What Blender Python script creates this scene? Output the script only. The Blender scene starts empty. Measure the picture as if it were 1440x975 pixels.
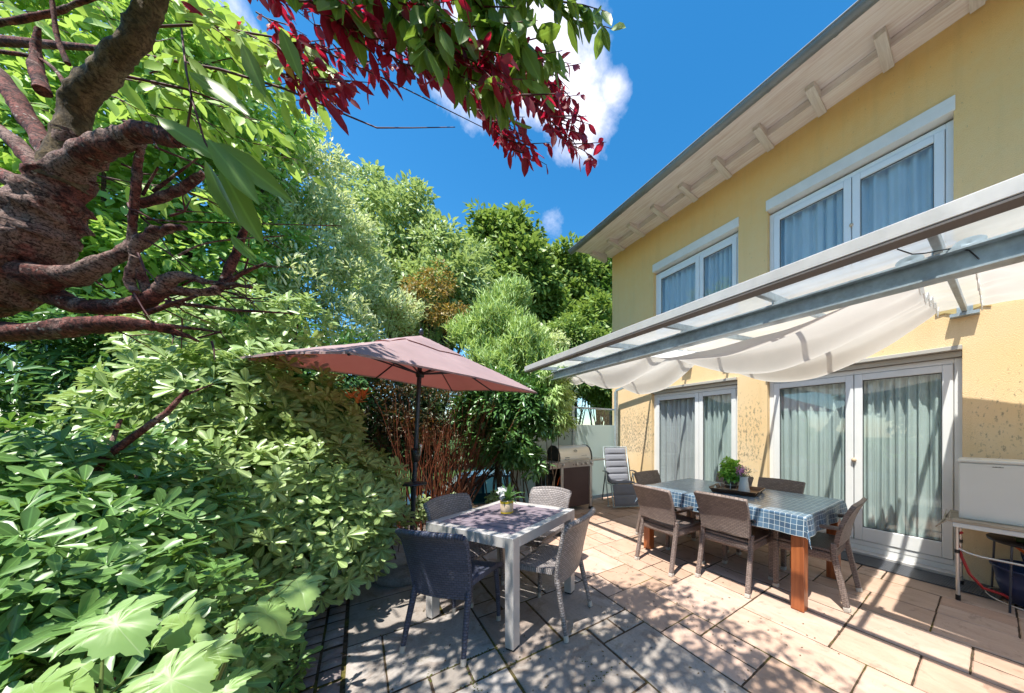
import bpy, math, random
import numpy as np
from mathutils import Vector, Matrix
random.seed(7)
RNG = np.random.default_rng(11)
PI = math.pi
R = math.radians
scene = bpy.context.scene
COL = scene.collection

# ------------------------------------------------------------------ camera
CAMH = 1.448
FW = (0.5991, 0.8007); RT = (0.8007, -0.5991)
cam = bpy.data.cameras.new('camera'); camo = bpy.data.objects.new('camera', cam); COL.objects.link(camo)
camo.location = (0, 0, CAMH); camo.rotation_euler = (R(90), 0, math.atan2(-FW[0], FW[1]))
cam.sensor_width = 36; cam.sensor_fit = 'HORIZONTAL'; cam.lens = 429 / 1440 * 36
cam.shift_x = -(826 - 720) / 1440; cam.shift_y = (606 - 487.5) / 1440
cam.clip_start = 0.02; cam.clip_end = 500
scene.camera = camo

def P(px, py, t):
    """surveyed point: bearing read off the photo at a measured distance t (metres ahead)"""
    r = (px - 826) / 429
    return Vector((t * (RT[0] * r + FW[0]), t * (RT[1] * r + FW[1]), CAMH + (606 - py) / 429 * t))

# ------------------------------------------------------------------ nodes
def newmat(name):
    m = bpy.data.materials.new(name); m.use_nodes = True
    nt = m.node_tree; nt.nodes.clear()
    out = nt.nodes.new('ShaderNodeOutputMaterial')
    return m, nt, out
def nd(nt, typ, **kw):
    n = nt.nodes.new(typ)
    for k, v in kw.items():
        if k.startswith('i_'):
            key = k[2:]
            key = int(key) if key.isdigit() else key.replace('_', ' ')
            n.inputs[key].default_value = v
        else: setattr(n, k, v)
    return n
def ramp(nt, fac, stops, interp='LINEAR'):
    n = nt.nodes.new('ShaderNodeValToRGB'); cr = n.color_ramp; cr.interpolation = interp
    while len(cr.elements) > 1: cr.elements.remove(cr.elements[-1])
    cr.elements[0].position = stops[0][0]; cr.elements[0].color = c4(stops[0][1])
    for p, c in stops[1:]:
        e = cr.elements.new(p); e.color = c4(c)
    nt.links.new(fac, n.inputs[0]); return n.outputs[0]
def c4(c):
    if isinstance(c, (int, float)): return (c, c, c, 1)
    return (*c[:3], 1)
def mixc(nt, fac, a, b, mode='MIX'):
    n = nt.nodes.new('ShaderNodeMix'); n.data_type = 'RGBA'; n.blend_type = mode
    for i, v in ((0, fac), (6, a), (7, b)):
        if hasattr(v, 'links') or hasattr(v, 'is_linked'): nt.links.new(v, n.inputs[i])
        else: n.inputs[i].default_value = v if i == 0 else c4(v)
    return n.outputs[2]
def math_(nt, op, a, b=0.0, c=None):
    n = nt.nodes.new('ShaderNodeMath'); n.operation = op
    for i, v in enumerate((a, b) if c is None else (a, b, c)):
        if hasattr(v, 'is_linked'): nt.links.new(v, n.inputs[i])
        else: n.inputs[i].default_value = v
    return n.outputs[0]
def noise(nt, vec, scale, detail=4, rough=.55, dist=0):
    n = nd(nt, 'ShaderNodeTexNoise'); n.inputs['Scale'].default_value = scale
    n.inputs['Detail'].default_value = detail; n.inputs['Roughness'].default_value = rough
    n.inputs['Distortion'].default_value = dist
    if vec is not None: nt.links.new(vec, n.inputs['Vector'])
    return n.outputs['Fac']
def coords(nt, kind='Object'):
    return nt.nodes.new('ShaderNodeTexCoord').outputs[kind]
def scaled(nt, vec, s):
    n = nt.nodes.new('ShaderNodeMapping'); n.inputs['Scale'].default_value = s
    nt.links.new(vec, n.inputs['Vector']); return n.outputs[0]
def bump(nt, h, strength=.3, dist=.01, normal=None):
    n = nt.nodes.new('ShaderNodeBump'); n.inputs['Strength'].default_value = strength
    n.inputs['Distance'].default_value = dist; nt.links.new(h, n.inputs['Height'])
    if normal is not None: nt.links.new(normal, n.inputs['Normal'])
    return n.outputs[0]
def princ(nt, out, color, rough=.6, metal=0., normal=None, spec=.5, **kw):
    b = nt.nodes.new('ShaderNodeBsdfPrincipled')
    for key, v in (('Base Color', color), ('Roughness', rough), ('Metallic', metal), ('Specular IOR Level', spec)):
        if hasattr(v, 'is_linked'): nt.links.new(v, b.inputs[key])
        else: b.inputs[key].default_value = c4(v) if key == 'Base Color' else v
    for k, v in kw.items(): b.inputs[k.replace('_', ' ')].default_value = v
    if normal is not None: nt.links.new(normal, b.inputs['Normal'])
    if out is not None: nt.links.new(b.outputs[0], out.inputs[0])
    return b

def simple(name, col, rough=.5, metal=0., var=.12, scale=14., bs=.08, spec=.5, stretch=(1, 1, 1)):
    m, nt, out = newmat(name)
    v = scaled(nt, coords(nt), stretch)
    n = noise(nt, v, scale, 6, .6)
    n2 = noise(nt, v, scale * .13, 3)
    f = math_(nt, 'ADD', math_(nt, 'MULTIPLY', n, .5), math_(nt, 'MULTIPLY', n2, .5))
    lo = tuple(c * (1 - var * 1.6) for c in col); hi = tuple(min(1, c * (1 + var)) for c in col)
    cc = ramp(nt, f, [(.3, lo), (.7, hi)])
    rr = math_(nt, 'ADD', math_(nt, 'MULTIPLY', n, .25), rough - .12)
    princ(nt, out, cc, rr, metal, bump(nt, n, bs, .004), spec)
    return m

# ------------------------------------------------------------------ meshes
class MB:
    def __init__(s): s.v = []; s.f = []; s.sm = []; s.uv = {}
    def add(s, vs, fs, smooth=False, uvs=None):
        o = len(s.v); s.v += [tuple(x) for x in vs]
        for k, f in enumerate(fs):
            if uvs is not None: s.uv[len(s.f)] = [uvs[i] for i in f]
            s.f.append(tuple(i + o for i in f)); s.sm.append(smooth)
        return s
    def box(s, x0, x1, y0, y1, z0, z1, M=None, bev=0.):
        if bev:
            b = bev; vs = []
            for x, sx in ((x0, 1), (x1, -1)):
                for y, sy in ((y0, 1), (y1, -1)):
                    for z, sz in ((z0, 1), (z1, -1)):
                        vs += [(x, y + sy * b, z + sz * b), (x + sx * b, y, z + sz * b), (x + sx * b, y + sy * b, z)]
            def I(a, bb, c, k): return ((a * 2 + bb) * 2 + c) * 3 + k
            fs = []
            for a in (0, 1): fs.append([I(a, 0, 0, 0), I(a, 1, 0, 0), I(a, 1, 1, 0), I(a, 0, 1, 0)])
            for a in (0, 1): fs.append([I(0, a, 0, 1), I(1, a, 0, 1), I(1, a, 1, 1), I(0, a, 1, 1)])
            for a in (0, 1): fs.append([I(0, 0, a, 2), I(1, 0, a, 2), I(1, 1, a, 2), I(0, 1, a, 2)])
            for a in (0, 1):
                for c in (0, 1):
                    fs.append([I(a, c, 0, 0), I(a, c, 1, 0), I(a, c, 1, 1), I(a, c, 0, 1)])
                    fs.append([I(a, 0, c, 0), I(a, 1, c, 0), I(a, 1, c, 2), I(a, 0, c, 2)])
                    fs.append([I(0, a, c, 1), I(1, a, c, 1), I(1, a, c, 2), I(0, a, c, 2)])
            for a in (0, 1):
                for bb in (0, 1):
                    for c in (0, 1): fs.append([I(a, bb, c, 0), I(a, bb, c, 1), I(a, bb, c, 2)])
            cx = Vector(((x0 + x1) / 2, (y0 + y1) / 2, (z0 + z1) / 2)); g = []
            for f in fs:
                p = [Vector(vs[i]) for i in f]; n = (p[1] - p[0]).cross(p[2] - p[0])
                g.append(f if n.dot(sum(p, Vector()) / len(p) - cx) > 0 else f[::-1])
            fs = g
        else:
            vs = [(x0, y0, z0), (x1, y0, z0), (x1, y1, z0), (x0, y1, z0), (x0, y0, z1), (x1, y0, z1), (x1, y1, z1), (x0, y1, z1)]
            fs = [(3, 2, 1, 0), (4, 5, 6, 7), (0, 1, 5, 4), (1, 2, 6, 5), (2, 3, 7, 6), (3, 0, 4, 7)]
        if M is not None: vs = [M @ Vector(v) for v in vs]
        return s.add(vs, fs)
    def bar(s, a, b, w, h, up=(0, 0, 1), bev=0.):
        a = Vector(a); b = Vector(b); d = (b - a); L = d.length; d.normalize()
        u = Vector(up); x = d.cross(u)
        if x.length < 1e-4: x = d.cross(Vector((1, 0, 0)))
        x.normalize(); z = x.cross(d)
        M = Matrix(((x.x, d.x, z.x, a.x), (x.y, d.y, z.y, a.y), (x.z, d.z, z.z, a.z), (0, 0, 0, 1)))
        return s.box(-w / 2, w / 2, 0, L, -h / 2, h / 2, M, bev)
    def tube(s, pts, rad, seg=8, caps=True):
        pts = [Vector(p) for p in pts]; n = len(pts)
        rad = rad if isinstance(rad, (list, tuple)) else [rad] * n
        vs = []; up = None; L = 0; uvs = []
        for i, p in enumerate(pts):
            t = (pts[min(i + 1, n - 1)] - pts[max(i - 1, 0)]).normalized()
            if up is None:
                up = Vector((0, 0, 1)) if abs(t.z) < .9 else Vector((1, 0, 0))
            x = t.cross(up).normalized(); up = x.cross(t).normalized()
            if i: L += (p - pts[i - 1]).length
            for k in range(seg):
                a = 2 * PI * k / seg
                vs.append(p + (x * math.cos(a) + up * math.sin(a)) * rad[i]); uvs.append((a * rad[i], L))
        fs = [(i * seg + k, i * seg + (k + 1) % seg, (i + 1) * seg + (k + 1) % seg, (i + 1) * seg + k) for i in range(n - 1) for k in range(seg)]
        s.add(vs, fs, True, uvs)
        if caps:
            s.add(vs[:seg], [tuple(range(seg))]); s.add(vs[-seg:], [tuple(range(seg))[::-1]])
        return s
    def lathe(s, prof, c=(0, 0, 0), seg=24, smooth=True, M=None):
        vs = []
        for r, z in prof:
            for k in range(seg):
                a = 2 * PI * k / seg; vs.append(Vector((c[0] + r * math.cos(a), c[1] + r * math.sin(a), c[2] + z)))
        if M is not None: vs = [M @ v for v in vs]
        n = len(prof)
        fs = [(i * seg + k, i * seg + (k + 1) % seg, (i + 1) * seg + (k + 1) % seg, (i + 1) * seg + k) for i in range(n - 1) for k in range(seg)]
        return s.add(vs, fs, smooth)
    def sheet(s, fn, nu, nv, thick=0., uvs=None, smooth=True):
        """fn(u,v) on the unit square; with a thickness it becomes a closed shell"""
        G = [[Vector(fn(i / nu, j / nv)) for j in range(nv + 1)] for i in range(nu + 1)]
        N = [[None] * (nv + 1) for _ in range(nu + 1)]
        for i in range(nu + 1):
            for j in range(nv + 1):
                a = G[min(i + 1, nu)][j] - G[max(i - 1, 0)][j]; b = G[i][min(j + 1, nv)] - G[i][max(j - 1, 0)]
                n = a.cross(b); N[i][j] = n.normalized() if n.length > 1e-9 else Vector((0, 0, 1))
        vs = []; uv = []
        for i in range(nu + 1):
            for j in range(nv + 1):
                vs.append(G[i][j] + N[i][j] * thick / 2)
                uv.append(uvs(i / nu, j / nv) if uvs else (i / nu, j / nv))
        idx = lambda i, j: i * (nv + 1) + j
        top = [(idx(i, j), idx(i + 1, j), idx(i + 1, j + 1), idx(i, j + 1)) for i in range(nu) for j in range(nv)]
        s.add(vs, top, smooth, uv)
        if thick:
            bot = [G[i][j] - N[i][j] * thick / 2 for i in range(nu + 1) for j in range(nv + 1)]
            s.add(bot, [f[::-1] for f in top], smooth, uv)
            rim = [idx(i, 0) for i in range(nu + 1)] + [idx(nu, j) for j in range(1, nv + 1)] + [idx(i, nv) for i in range(nu - 1, -1, -1)] + [idx(0, j) for j in range(nv - 1, 0, -1)]
            m = len(rim)
            s.add([vs[k] for k in rim] + [bot[k] for k in rim], [(k, m + k, m + (k + 1) % m, (k + 1) % m) for k in range(m)], smooth,
                  [uv[k] for k in rim] + [(uv[k][0] + .01, uv[k][1] + .01) for k in rim])
        return s
    def build(s, name, mat, parent=None, M=None, smooth=None):
        me = bpy.data.meshes.new(name)
        vs = s.v if M is None else [M @ Vector(v) for v in s.v]
        me.from_pydata([tuple(v) for v in vs], [], s.f)
        me.polygons.foreach_set('use_smooth', s.sm if smooth is None else [smooth] * len(s.f))
        ul = me.uv_layers.new(name='UVMap'); data = []
        for k, f in enumerate(s.f):
            if k in s.uv: q = s.uv[k]
            else:
                p = [Vector(s.v[i]) for i in f]; n = (p[1] - p[0]).cross(p[2] - p[0]); n = [abs(c) for c in n]
                ax = n.index(max(n)); a, b = ((1, 2), (0, 2), (0, 1))[ax]
                q = [(c[a], c[b]) for c in p]
            for c in q: data += [c[0], c[1]]
        ul.data.foreach_set('uv', data)
        me.materials.append(mat); me.update()
        o = bpy.data.objects.new(name, me); COL.objects.link(o)
        if parent is not None: o.parent = parent
        return o

def tag(o, label=None, cat=None, group=None, kind=None):
    if label: o['label'] = label
    if cat: o['category'] = cat
    if group: o['group'] = group
    if kind: o['kind'] = kind
    return o
def thing(name, label, cat, loc=(0, 0, 0), rz=0., group=None):
    o = bpy.data.objects.new(name, None); COL.objects.link(o)
    o.empty_display_size = .1
    o.location = loc; o.rotation_euler = (0, 0, rz); tag(o, label, cat, group); return o
def copy_tree(o, parent=None):
    c = o.copy(); COL.objects.link(c); c.parent = parent
    for ch in KIDS.get(o.name, []): copy_tree(ch, c)
    return c
KIDS = {}
def index_kids(root):
    for o in COL.objects:
        if o.parent is not None:
            KIDS.setdefault(o.parent.name, [])
            if o not in KIDS[o.parent.name]: KIDS[o.parent.name].append(o)
# ------------------------------------------------------------------ materials
def mat_stucco():
    m, nt, out = newmat('yellow_render'); v = coords(nt)
    n1 = noise(nt, v, 1.1, 4); n2 = noise(nt, v, 9, 5); n3 = noise(nt, v, 120, 3)
    # render is richer yellow above, paler and less saturated near the ground
    sep = nd(nt, 'ShaderNodeSeparateXYZ'); nt.links.new(v, sep.inputs[0]); z = sep.outputs['Z']; y = sep.outputs['Y']
    zf = nd(nt, 'ShaderNodeMapRange', i_From_Min=1.2, i_From_Max=4.6); nt.links.new(z, zf.inputs[0])
    base = mixc(nt, zf.outputs[0], (.84, .67, .45), (.87, .575, .25))
    base = mixc(nt, math_(nt, 'MULTIPLY', ramp(nt, n1, [(.35, 0), (.7, 1)]), .55), base, (.84, .53, .22))
    base = mixc(nt, math_(nt, 'MULTIPLY', ramp(nt, n2, [(.45, 0), (.75, 1)]), .25), base, (.82, .64, .34))
    streak = noise(nt, scaled(nt, v, (1, 5, .35)), 1.6, 5, .6)
    base = mixc(nt, math_(nt, 'MULTIPLY', ramp(nt, streak, [(.5, 0), (.75, 1)]), .3), base, (.64, .46, .22))
    # mould and splash spots in patches beside the doors, 0.5-2 m above the ground
    vd = scaled(nt, v, (1, 1, .5))
    spots = noise(nt, vd, 34, 7, .68, .25)
    sp2 = noise(nt, vd, 5, 3)
    def bell(inp, a, b, c, d):
        p = nd(nt, 'ShaderNodeMapRange', i_From_Min=a, i_From_Max=b); p.interpolation_type = 'SMOOTHSTEP'; nt.links.new(inp, p.inputs[0])
        q = nd(nt, 'ShaderNodeMapRange', i_From_Min=c, i_From_Max=d); q.interpolation_type = 'SMOOTHSTEP'; nt.links.new(inp, q.inputs[0])
        return math_(nt, 'SUBTRACT', p.outputs[0], q.outputs[0])
    zb = bell(z, .85, 1.05, 1.55, 2.3)
    yb = math_(nt, 'ADD', bell(y, 3.9, 4.25, 4.95, 5.1), math_(nt, 'MULTIPLY', bell(y, 1.9, 2.1, 2.35, 2.6), .8))
    yb = math_(nt, 'ADD', yb, math_(nt, 'MULTIPLY', bell(y, -.9, -.3, .1, .2), .5))
    msk = math_(nt, 'MULTIPLY', zb, yb)
    thr = math_(nt, 'ADD', math_(nt, 'MULTIPLY', msk, .17), math_(nt, 'MULTIPLY', sp2, .10))
    val = math_(nt, 'ADD', spots, thr)
    sf = ramp(nt, val, [(.69, 0), (.74, .55), (.80, 1)])
    base = mixc(nt, math_(nt, 'MULTIPLY', sf, .8), base, (.27, .22, .16))
    bm = bump(nt, n3, .8, .008, bump(nt, n2, .15, .01))
    princ(nt, out, base, .92, 0, bm, .2); return m
def mat_weave(name, c1, c2, sx=.016, sy=.0075):
    m, nt, out = newmat(name); uv = coords(nt, 'UV')
    b = nd(nt, 'ShaderNodeTexBrick'); nt.links.new(uv, b.inputs['Vector'])
    b.offset = .5; b.inputs['Scale'].default_value = 1; b.inputs['Brick Width'].default_value = sx; b.inputs['Row Height'].default_value = sy
    b.inputs['Mortar Size'].default_value = sy * .22; b.inputs['Mortar Smooth'].default_value = .8
    b.inputs['Color1'].default_value = c4(c1); b.inputs['Color2'].default_value = c4(c2)
    b.inputs['Mortar'].default_value = c4(tuple(c * .18 for c in c1))
    big = noise(nt, coords(nt), 5, 3)
    col = mixc(nt, math_(nt, 'MULTIPLY', big, .5), b.outputs['Color'], tuple(min(1, c * 1.7) for c in c2))
    h = math_(nt, 'SUBTRACT', 1.0, b.outputs['Fac'])
    princ(nt, out, col, .42, 0, bump(nt, h, .9, .004), .5); return m
def mat_wood(name, dark, light, axis=2, rough=.35, sc=1.):
    m, nt, out = newmat(name); v = coords(nt)
    s = [22 * sc, 22 * sc, 22 * sc]; s[axis] = 1.2 * sc
    n = noise(nt, scaled(nt, v, tuple(s)), 1.6, 7, .65, .5)
    n2 = noise(nt, v, 2.2, 3)
    f = math_(nt, 'ADD', math_(nt, 'MULTIPLY', n, .75), math_(nt, 'MULTIPLY', n2, .25))
    col = ramp(nt, f, [(.33, dark), (.5, tuple((a + b) / 2 for a, b in zip(dark, light))), (.68, light)])
    princ(nt, out, col, rough, 0, bump(nt, n, .15, .003)); return m
def mat_glass(name, tint=(.86, .95, .93), base=.03, rough=0.):
    m, nt, out = newmat(name)
    tr = nd(nt, 'ShaderNodeBsdfTransparent'); tr.inputs[0].default_value = c4(tint)
    gl = nd(nt, 'ShaderNodeBsdfGlossy'); gl.inputs['Roughness'].default_value = rough
    nz = noise(nt, coords(nt), 2.0, 2); nt.links.new(bump(nt, nz, .02, .02), gl.inputs['Normal'])
    ge = nd(nt, 'ShaderNodeNewGeometry'); dp = nd(nt, 'ShaderNodeVectorMath', operation='DOT_PRODUCT')
    nt.links.new(ge.outputs['Normal'], dp.inputs[0]); nt.links.new(ge.outputs['Incoming'], dp.inputs[1])
    s5 = math_(nt, 'POWER', math_(nt, 'SUBTRACT', 1.0, math_(nt, 'ABSOLUTE', dp.outputs['Value'])), 5.0)
    f = math_(nt, 'ADD', math_(nt, 'MULTIPLY', s5, .9), .045 + base)
    mx = nd(nt, 'ShaderNodeMixShader'); nt.links.new(f, mx.inputs[0]); nt.links.new(tr.outputs[0], mx.inputs[1]); nt.links.new(gl.outputs[0], mx.inputs[2])
    nt.links.new(mx.outputs[0], out.inputs[0]); return m
def mat_cloth(name, col, trans=.35, weave=400., var=.08, rough=.9, transcol=None):
    m, nt, out = newmat(name); v = coords(nt)
    n = noise(nt, v, 3.5, 5); w = noise(nt, v, weave, 2)
    cc = ramp(nt, n, [(.3, tuple(c * (1 - var) for c in col)), (.7, tuple(min(1, c * (1 + var)) for c in col))])
    b = princ(nt, None, cc, rough, 0, bump(nt, w, .25, .002), .15)
    t = nd(nt, 'ShaderNodeBsdfTranslucent'); t.inputs[0].default_value = c4(transcol or col)
    mx = nd(nt, 'ShaderNodeMixShader'); mx.inputs[0].default_value = trans
    nt.links.new(b.outputs[0], mx.inputs[1]); nt.links.new(t.outputs[0], mx.inputs[2]); nt.links.new(mx.outputs[0], out.inputs[0]); return m
def mat_slab(name, cols, rough=.8, grey=False):
    m, nt, out = newmat(name); v = coords(nt)
    g = nd(nt, 'ShaderNodeNewGeometry'); rnd = g.outputs['Random Per Island']
    base = ramp(nt, rnd, [(i / (len(cols) - 1), c) for i, c in enumerate(cols)])
    n = noise(nt, scaled(nt, v, (3.2, 1.1, 1)), 2.3, 7, .62, 1.2); n2 = noise(nt, v, 60, 5, .7); n3 = noise(nt, v, 1.1, 4)
    base = mixc(nt, math_(nt, 'MULTIPLY', ramp(nt, n, [(.35, 0), (.7, 1)]), .5), base, tuple(c * (.62 if grey else .8) for c in cols[0]))
    base = mixc(nt, math_(nt, 'MULTIPLY', ramp(nt, n3, [(.45, 0), (.7, 1)]), .4 if grey else .3), base, tuple(c * .7 for c in cols[-1]))
    base = mixc(nt, ramp(nt, n2, [(.5, 0), (.75, .55 if grey else .3)]), base, tuple(c * (.45 if grey else .72) for c in cols[1]))
    if grey:
        mo = noise(nt, v, 2.6, 6, .65, .4)
        f2 = noise(nt, v, 34, 4, .7)
        mf = math_(nt, 'MULTIPLY', ramp(nt, mo, [(.60, 0), (.68, 1)]), ramp(nt, f2, [(.4, 0), (.6, 1)]))
        base = mixc(nt, math_(nt, 'MULTIPLY', mf, .8), base, (.13, .12, .035))
        st_ = noise(nt, v, 3.3, 7, .7, 1.5)
        base = mixc(nt, ramp(nt, st_, [(.52, 0), (.66, .55)]), base, (.17, .11, .075))
    dirt = noise(nt, v, 7, 6, .7, .8)
    base = mixc(nt, ramp(nt, dirt, [(.56, 0), (.70, .45)]), base, (.12, .085, .06))
    princ(nt, out, base, rough, 0, bump(nt, n2, .35, .004, bump(nt, n, .4, .012)), .25); return m
def mat_bark(name, dark, mid, lichen, sc=1., lich=.6):
    m, nt, out = newmat(name); v = coords(nt)
    n = noise(nt, scaled(nt, v, (1, 1, .55)), 22 * sc, 8, .68, 1.1); n2 = noise(nt, v, 6 * sc, 4)
    vo = nd(nt, 'ShaderNodeTexVoronoi'); vo.inputs['Scale'].default_value = 38 * sc; nt.links.new(v, vo.inputs['Vector'])
    col = ramp(nt, n, [(.34, dark), (.52, mid), (.68, tuple(c * 1.7 for c in mid))])
    lf = math_(nt, 'MULTIPLY', ramp(nt, vo.outputs['Distance'], [(.18, 1), (.34, 0)]), ramp(nt, n2, [(.5, 0), (.62, lich)]))
    col = mixc(nt, lf, col, lichen)
    n4 = noise(nt, v, 3.1 * sc, 6, .65, .8)
    col = mixc(nt, math_(nt, 'MULTIPLY', ramp(nt, n4, [(.50, 0), (.58, 1)]), .75), col, tuple(a * .6 + b * .5 for a, b in zip(mid, lichen)))
    fine = noise(nt, v, 90 * sc, 5, .7)
    col = mixc(nt, ramp(nt, fine, [(.38, .9), (.53, 0)]), col, dark)
    cr = noise(nt, scaled(nt, v, (1, 1, 2.2)), 14 * sc, 6, .7, 2.5)
    col = mixc(nt, ramp(nt, cr, [(.40, .85), (.47, 0)]), col, dark)
    princ(nt, out, col, .78, 0, bump(nt, fine, .5, .006, bump(nt, n, .8, .014)), .3); return m
def mat_leaf(name, cols, trans=.35, tcol=(.25, .42, .05), rough=.38, rib=True, spec=.5):
    m, nt, out = newmat(name)
    g = nd(nt, 'ShaderNodeNewGeometry'); rnd = g.outputs['Random Per Island']
    base = ramp(nt, rnd, [(i / (len(cols) - 1), c) for i, c in enumerate(cols)])
    if rib:
        uv = nd(nt, 'ShaderNodeUVMap'); sep = nd(nt, 'ShaderNodeSeparateXYZ'); nt.links.new(uv.outputs[0], sep.inputs[0])
        a = math_(nt, 'ABSOLUTE', math_(nt, 'SUBTRACT', sep.outputs['Y'], .5))
        ve = math_(nt, 'SINE', math_(nt, 'ADD', math_(nt, 'MULTIPLY', sep.outputs['X'], 46.), math_(nt, 'MULTIPLY', a, -34.)))
        base = mixc(nt, ramp(nt, ve, [(.72, 0), (.98, .16)]), base, tuple(min(1, c * 2.0) for c in cols[len(cols) // 2]))
        base = mixc(nt, ramp(nt, a, [(.02, .7), (.06, 0)]), base, tuple(min(1, c * 2.6 + .02) for c in cols[len(cols) // 2]))
    # undersides paler
    base2 = mixc(nt, math_(nt, 'MULTIPLY', g.outputs['Backfacing'], .5), base, tuple(min(1, c * 1.5 + .03) for c in cols[len(cols) // 2]))
    b = princ(nt, None, base2, rough, 0, None, spec)
    t = nd(nt, 'ShaderNodeBsdfTranslucent')
    nt.links.new(mixc(nt, .35, c4(tcol), base), t.inputs[0])
    mx = nd(nt, 'ShaderNodeMixShader'); mx.inputs[0].default_value = trans
    nt.links.new(b.outputs[0], mx.inputs[1]); nt.links.new(t.outputs[0], mx.inputs[2]); nt.links.new(mx.outputs[0], out.inputs[0]); return m

M = {}
M['stucco'] = mat_stucco()
M['pvc'] = simple('white_window_frame', (.80, .81, .82), .35, var=.04, scale=8, bs=.02)
M['trim'] = simple('white_lintel', (.78, .77, .75), .7, var=.08, scale=5, bs=.1)
M['lintel'] = simple('weathered_metal_trim', (.50, .47, .42), .5, .2, var=.1, scale=20, stretch=(1, .1, 1))
M['inside'] = simple('room_wall', (.30, .28, .26), .9)
M['roof'] = simple('dark_roof', (.07, .07, .075), .7)
M['zinc'] = simple('zinc_gutter', (.22, .235, .25), .5, .3, var=.25, scale=3, bs=.05)
M['soffit'] = mat_wood('whitewashed_boards', (.70, .56, .52), (.96, .90, .89), axis=1, rough=.8)
M['rafter'] = mat_wood('whitewashed_rafter', (.62, .53, .49), (.86, .80, .77), axis=0, rough=.8)
M['galv'] = simple('galvanised_steel', (.38, .45, .49), .42, .35, var=.28, scale=26, bs=.06)
M['alu'] = simple('aluminium_profile', (.66, .635, .62), .42, .35, var=.1, scale=9, bs=.04)
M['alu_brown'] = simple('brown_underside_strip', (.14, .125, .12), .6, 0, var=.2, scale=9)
M['steel'] = simple('brushed_steel', (.86, .82, .75), .38, .4, var=.08, scale=30, stretch=(.05, 1, 1))
M['chrome'] = simple('pale_metal', (.62, .60, .58), .3, .7, var=.06)
M['dark'] = simple('dark_enamel', (.018, .015, .016), .35, .1)
M['brown_panel'] = simple('brown_enamel_panel', (.085, .058, .06), .35, .3, var=.1, scale=6, bs=.02)
M['glass'] = mat_glass('window_glass', (.93, .98, .975), .03)
M['glass_up'] = mat_glass('upper_window_glass', (.90, .945, .96), .0)
M['glass_clear'] = mat_glass('clear_glass', (.86, .93, .92), .03)
M['curtain'] = mat_cloth('white_sheer_curtain', (.84, .86, .86), .22, 300, .05)
M['curtain_lilac'] = mat_cloth('pale_lilac_curtain', (.88, .83, .88), .3, 300, .05)
M['shade'] = mat_cloth('off_white_shade_cloth', (.76, .745, .725), .36, 260, .08, transcol=(.84, .80, .75))
M['canopy'] = mat_cloth('mauve_parasol_cloth', (.50, .385, .395), .36, 300, .10, transcol=(.74, .36, .33))
M['grey_fabric'] = mat_cloth('grey_padding', (.20, .21, .245), .05, 260, .08)
M['wicker_brown'] = mat_weave('brown_wicker', (.135, .10, .09), (.24, .185, .165), .036, .015)
M['wicker_grey'] = mat_weave('grey_wicker', (.17, .15, .15), (.31, .28, .275), .034, .017)
M['wicker_dark'] = mat_weave('charcoal_wicker', (.045, .052, .085), (.09, .10, .15), .034, .017)
M['cap'] = simple('pale_foot_cap', (.52, .48, .43), .5)
M['teak'] = mat_wood('oiled_red_wood', (.22, .055, .018), (.52, .17, .055), 2, .3)
M['compo'] = mat_wood('purple_grey_slat', (.16, .125, .15), (.27, .225, .25), 0, .6)
M['stone_grey'] = simple('grey_granite', (.22, .22, .23), .7, 0, .35, 60, .3)
M['gunmetal'] = simple('dark_blue_pole', (.05, .06, .085), .3, .5, var=.1)
M['black'] = simple('black_plastic', (.014, .014, .017), .35)
M['mat'] = mat_weave('ribbed_grey_rubber', (.055, .06, .072), (.08, .085, .10), .3, .016)
M['enamel'] = simple('white_enamel', (.66, .69, .70), .35, 0, .03, 4, .01)
M['board'] = mat_wood('weathered_grey_board', (.24, .20, .16), (.50, .44, .36), 1, .8)
M['yellow_board'] = simple('bare_insulation_board', (.60, .46, .20), .9, var=.3, scale=5, bs=.3)
M['navy'] = simple('navy_plastic', (.02, .035, .10), .35, var=.08)
M['red'] = simple('red_hose', (.45, .02, .02), .4)
M['orange'] = simple('orange_hose', (.75, .13, .02), .45)
M['green_plastic'] = simple('dark_green_tray', (.05, .075, .015), .4)
M['warm'] = mat_slab('sandstone_slabs', [(.44, .29, .21), (.53, .37, .28), (.60, .44, .36), (.51, .33, .245)])
M['greyslab'] = mat_slab('weathered_grey_slabs', [(.30, .265, .235), (.37, .335, .305), (.44, .405, .38), (.34, .28, .245)], grey=True)
M['sett'] = mat_slab('granite_setts', [(.20, .16, .16), (.27, .23, .23), (.32, .28, .28)], grey=True)
M['tray'] = mat_wood('dark_tray_wood', (.07, .028, .015), (.19, .085, .04), 1, .35)
M['zincpot'] = simple('galvanised_pot', (.40, .41, .42), .4, .7)
M['white_ceramic'] = simple('white_ceramic', (.74, .76, .76), .3, 0, .03)
M['cream'] = simple('cream_pot', (.68, .52, .36), .6, 0, .12, 20)
M['yellow'] = simple('yellow_band', (.70, .50, .03), .5)
M['terracotta'] = simple('dark_terracotta', (.13, .045, .03), .7)
M['carpaint'] = simple('dark_teal_paint', (.008, .055, .075), .2, .4, var=.05, bs=0)
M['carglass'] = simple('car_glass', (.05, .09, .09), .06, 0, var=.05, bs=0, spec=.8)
M['carpale'] = simple('sunlit_car_window', (.38, .62, .58), .2, 0, var=.05, bs=0)  # pale reflection on the side glass, put into the base colour
M['tyre'] = simple('tyre_rubber', (.015, .015, .015), .8)
M['text'] = simple('dark_lettering', (.05, .06, .06), .5)
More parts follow.
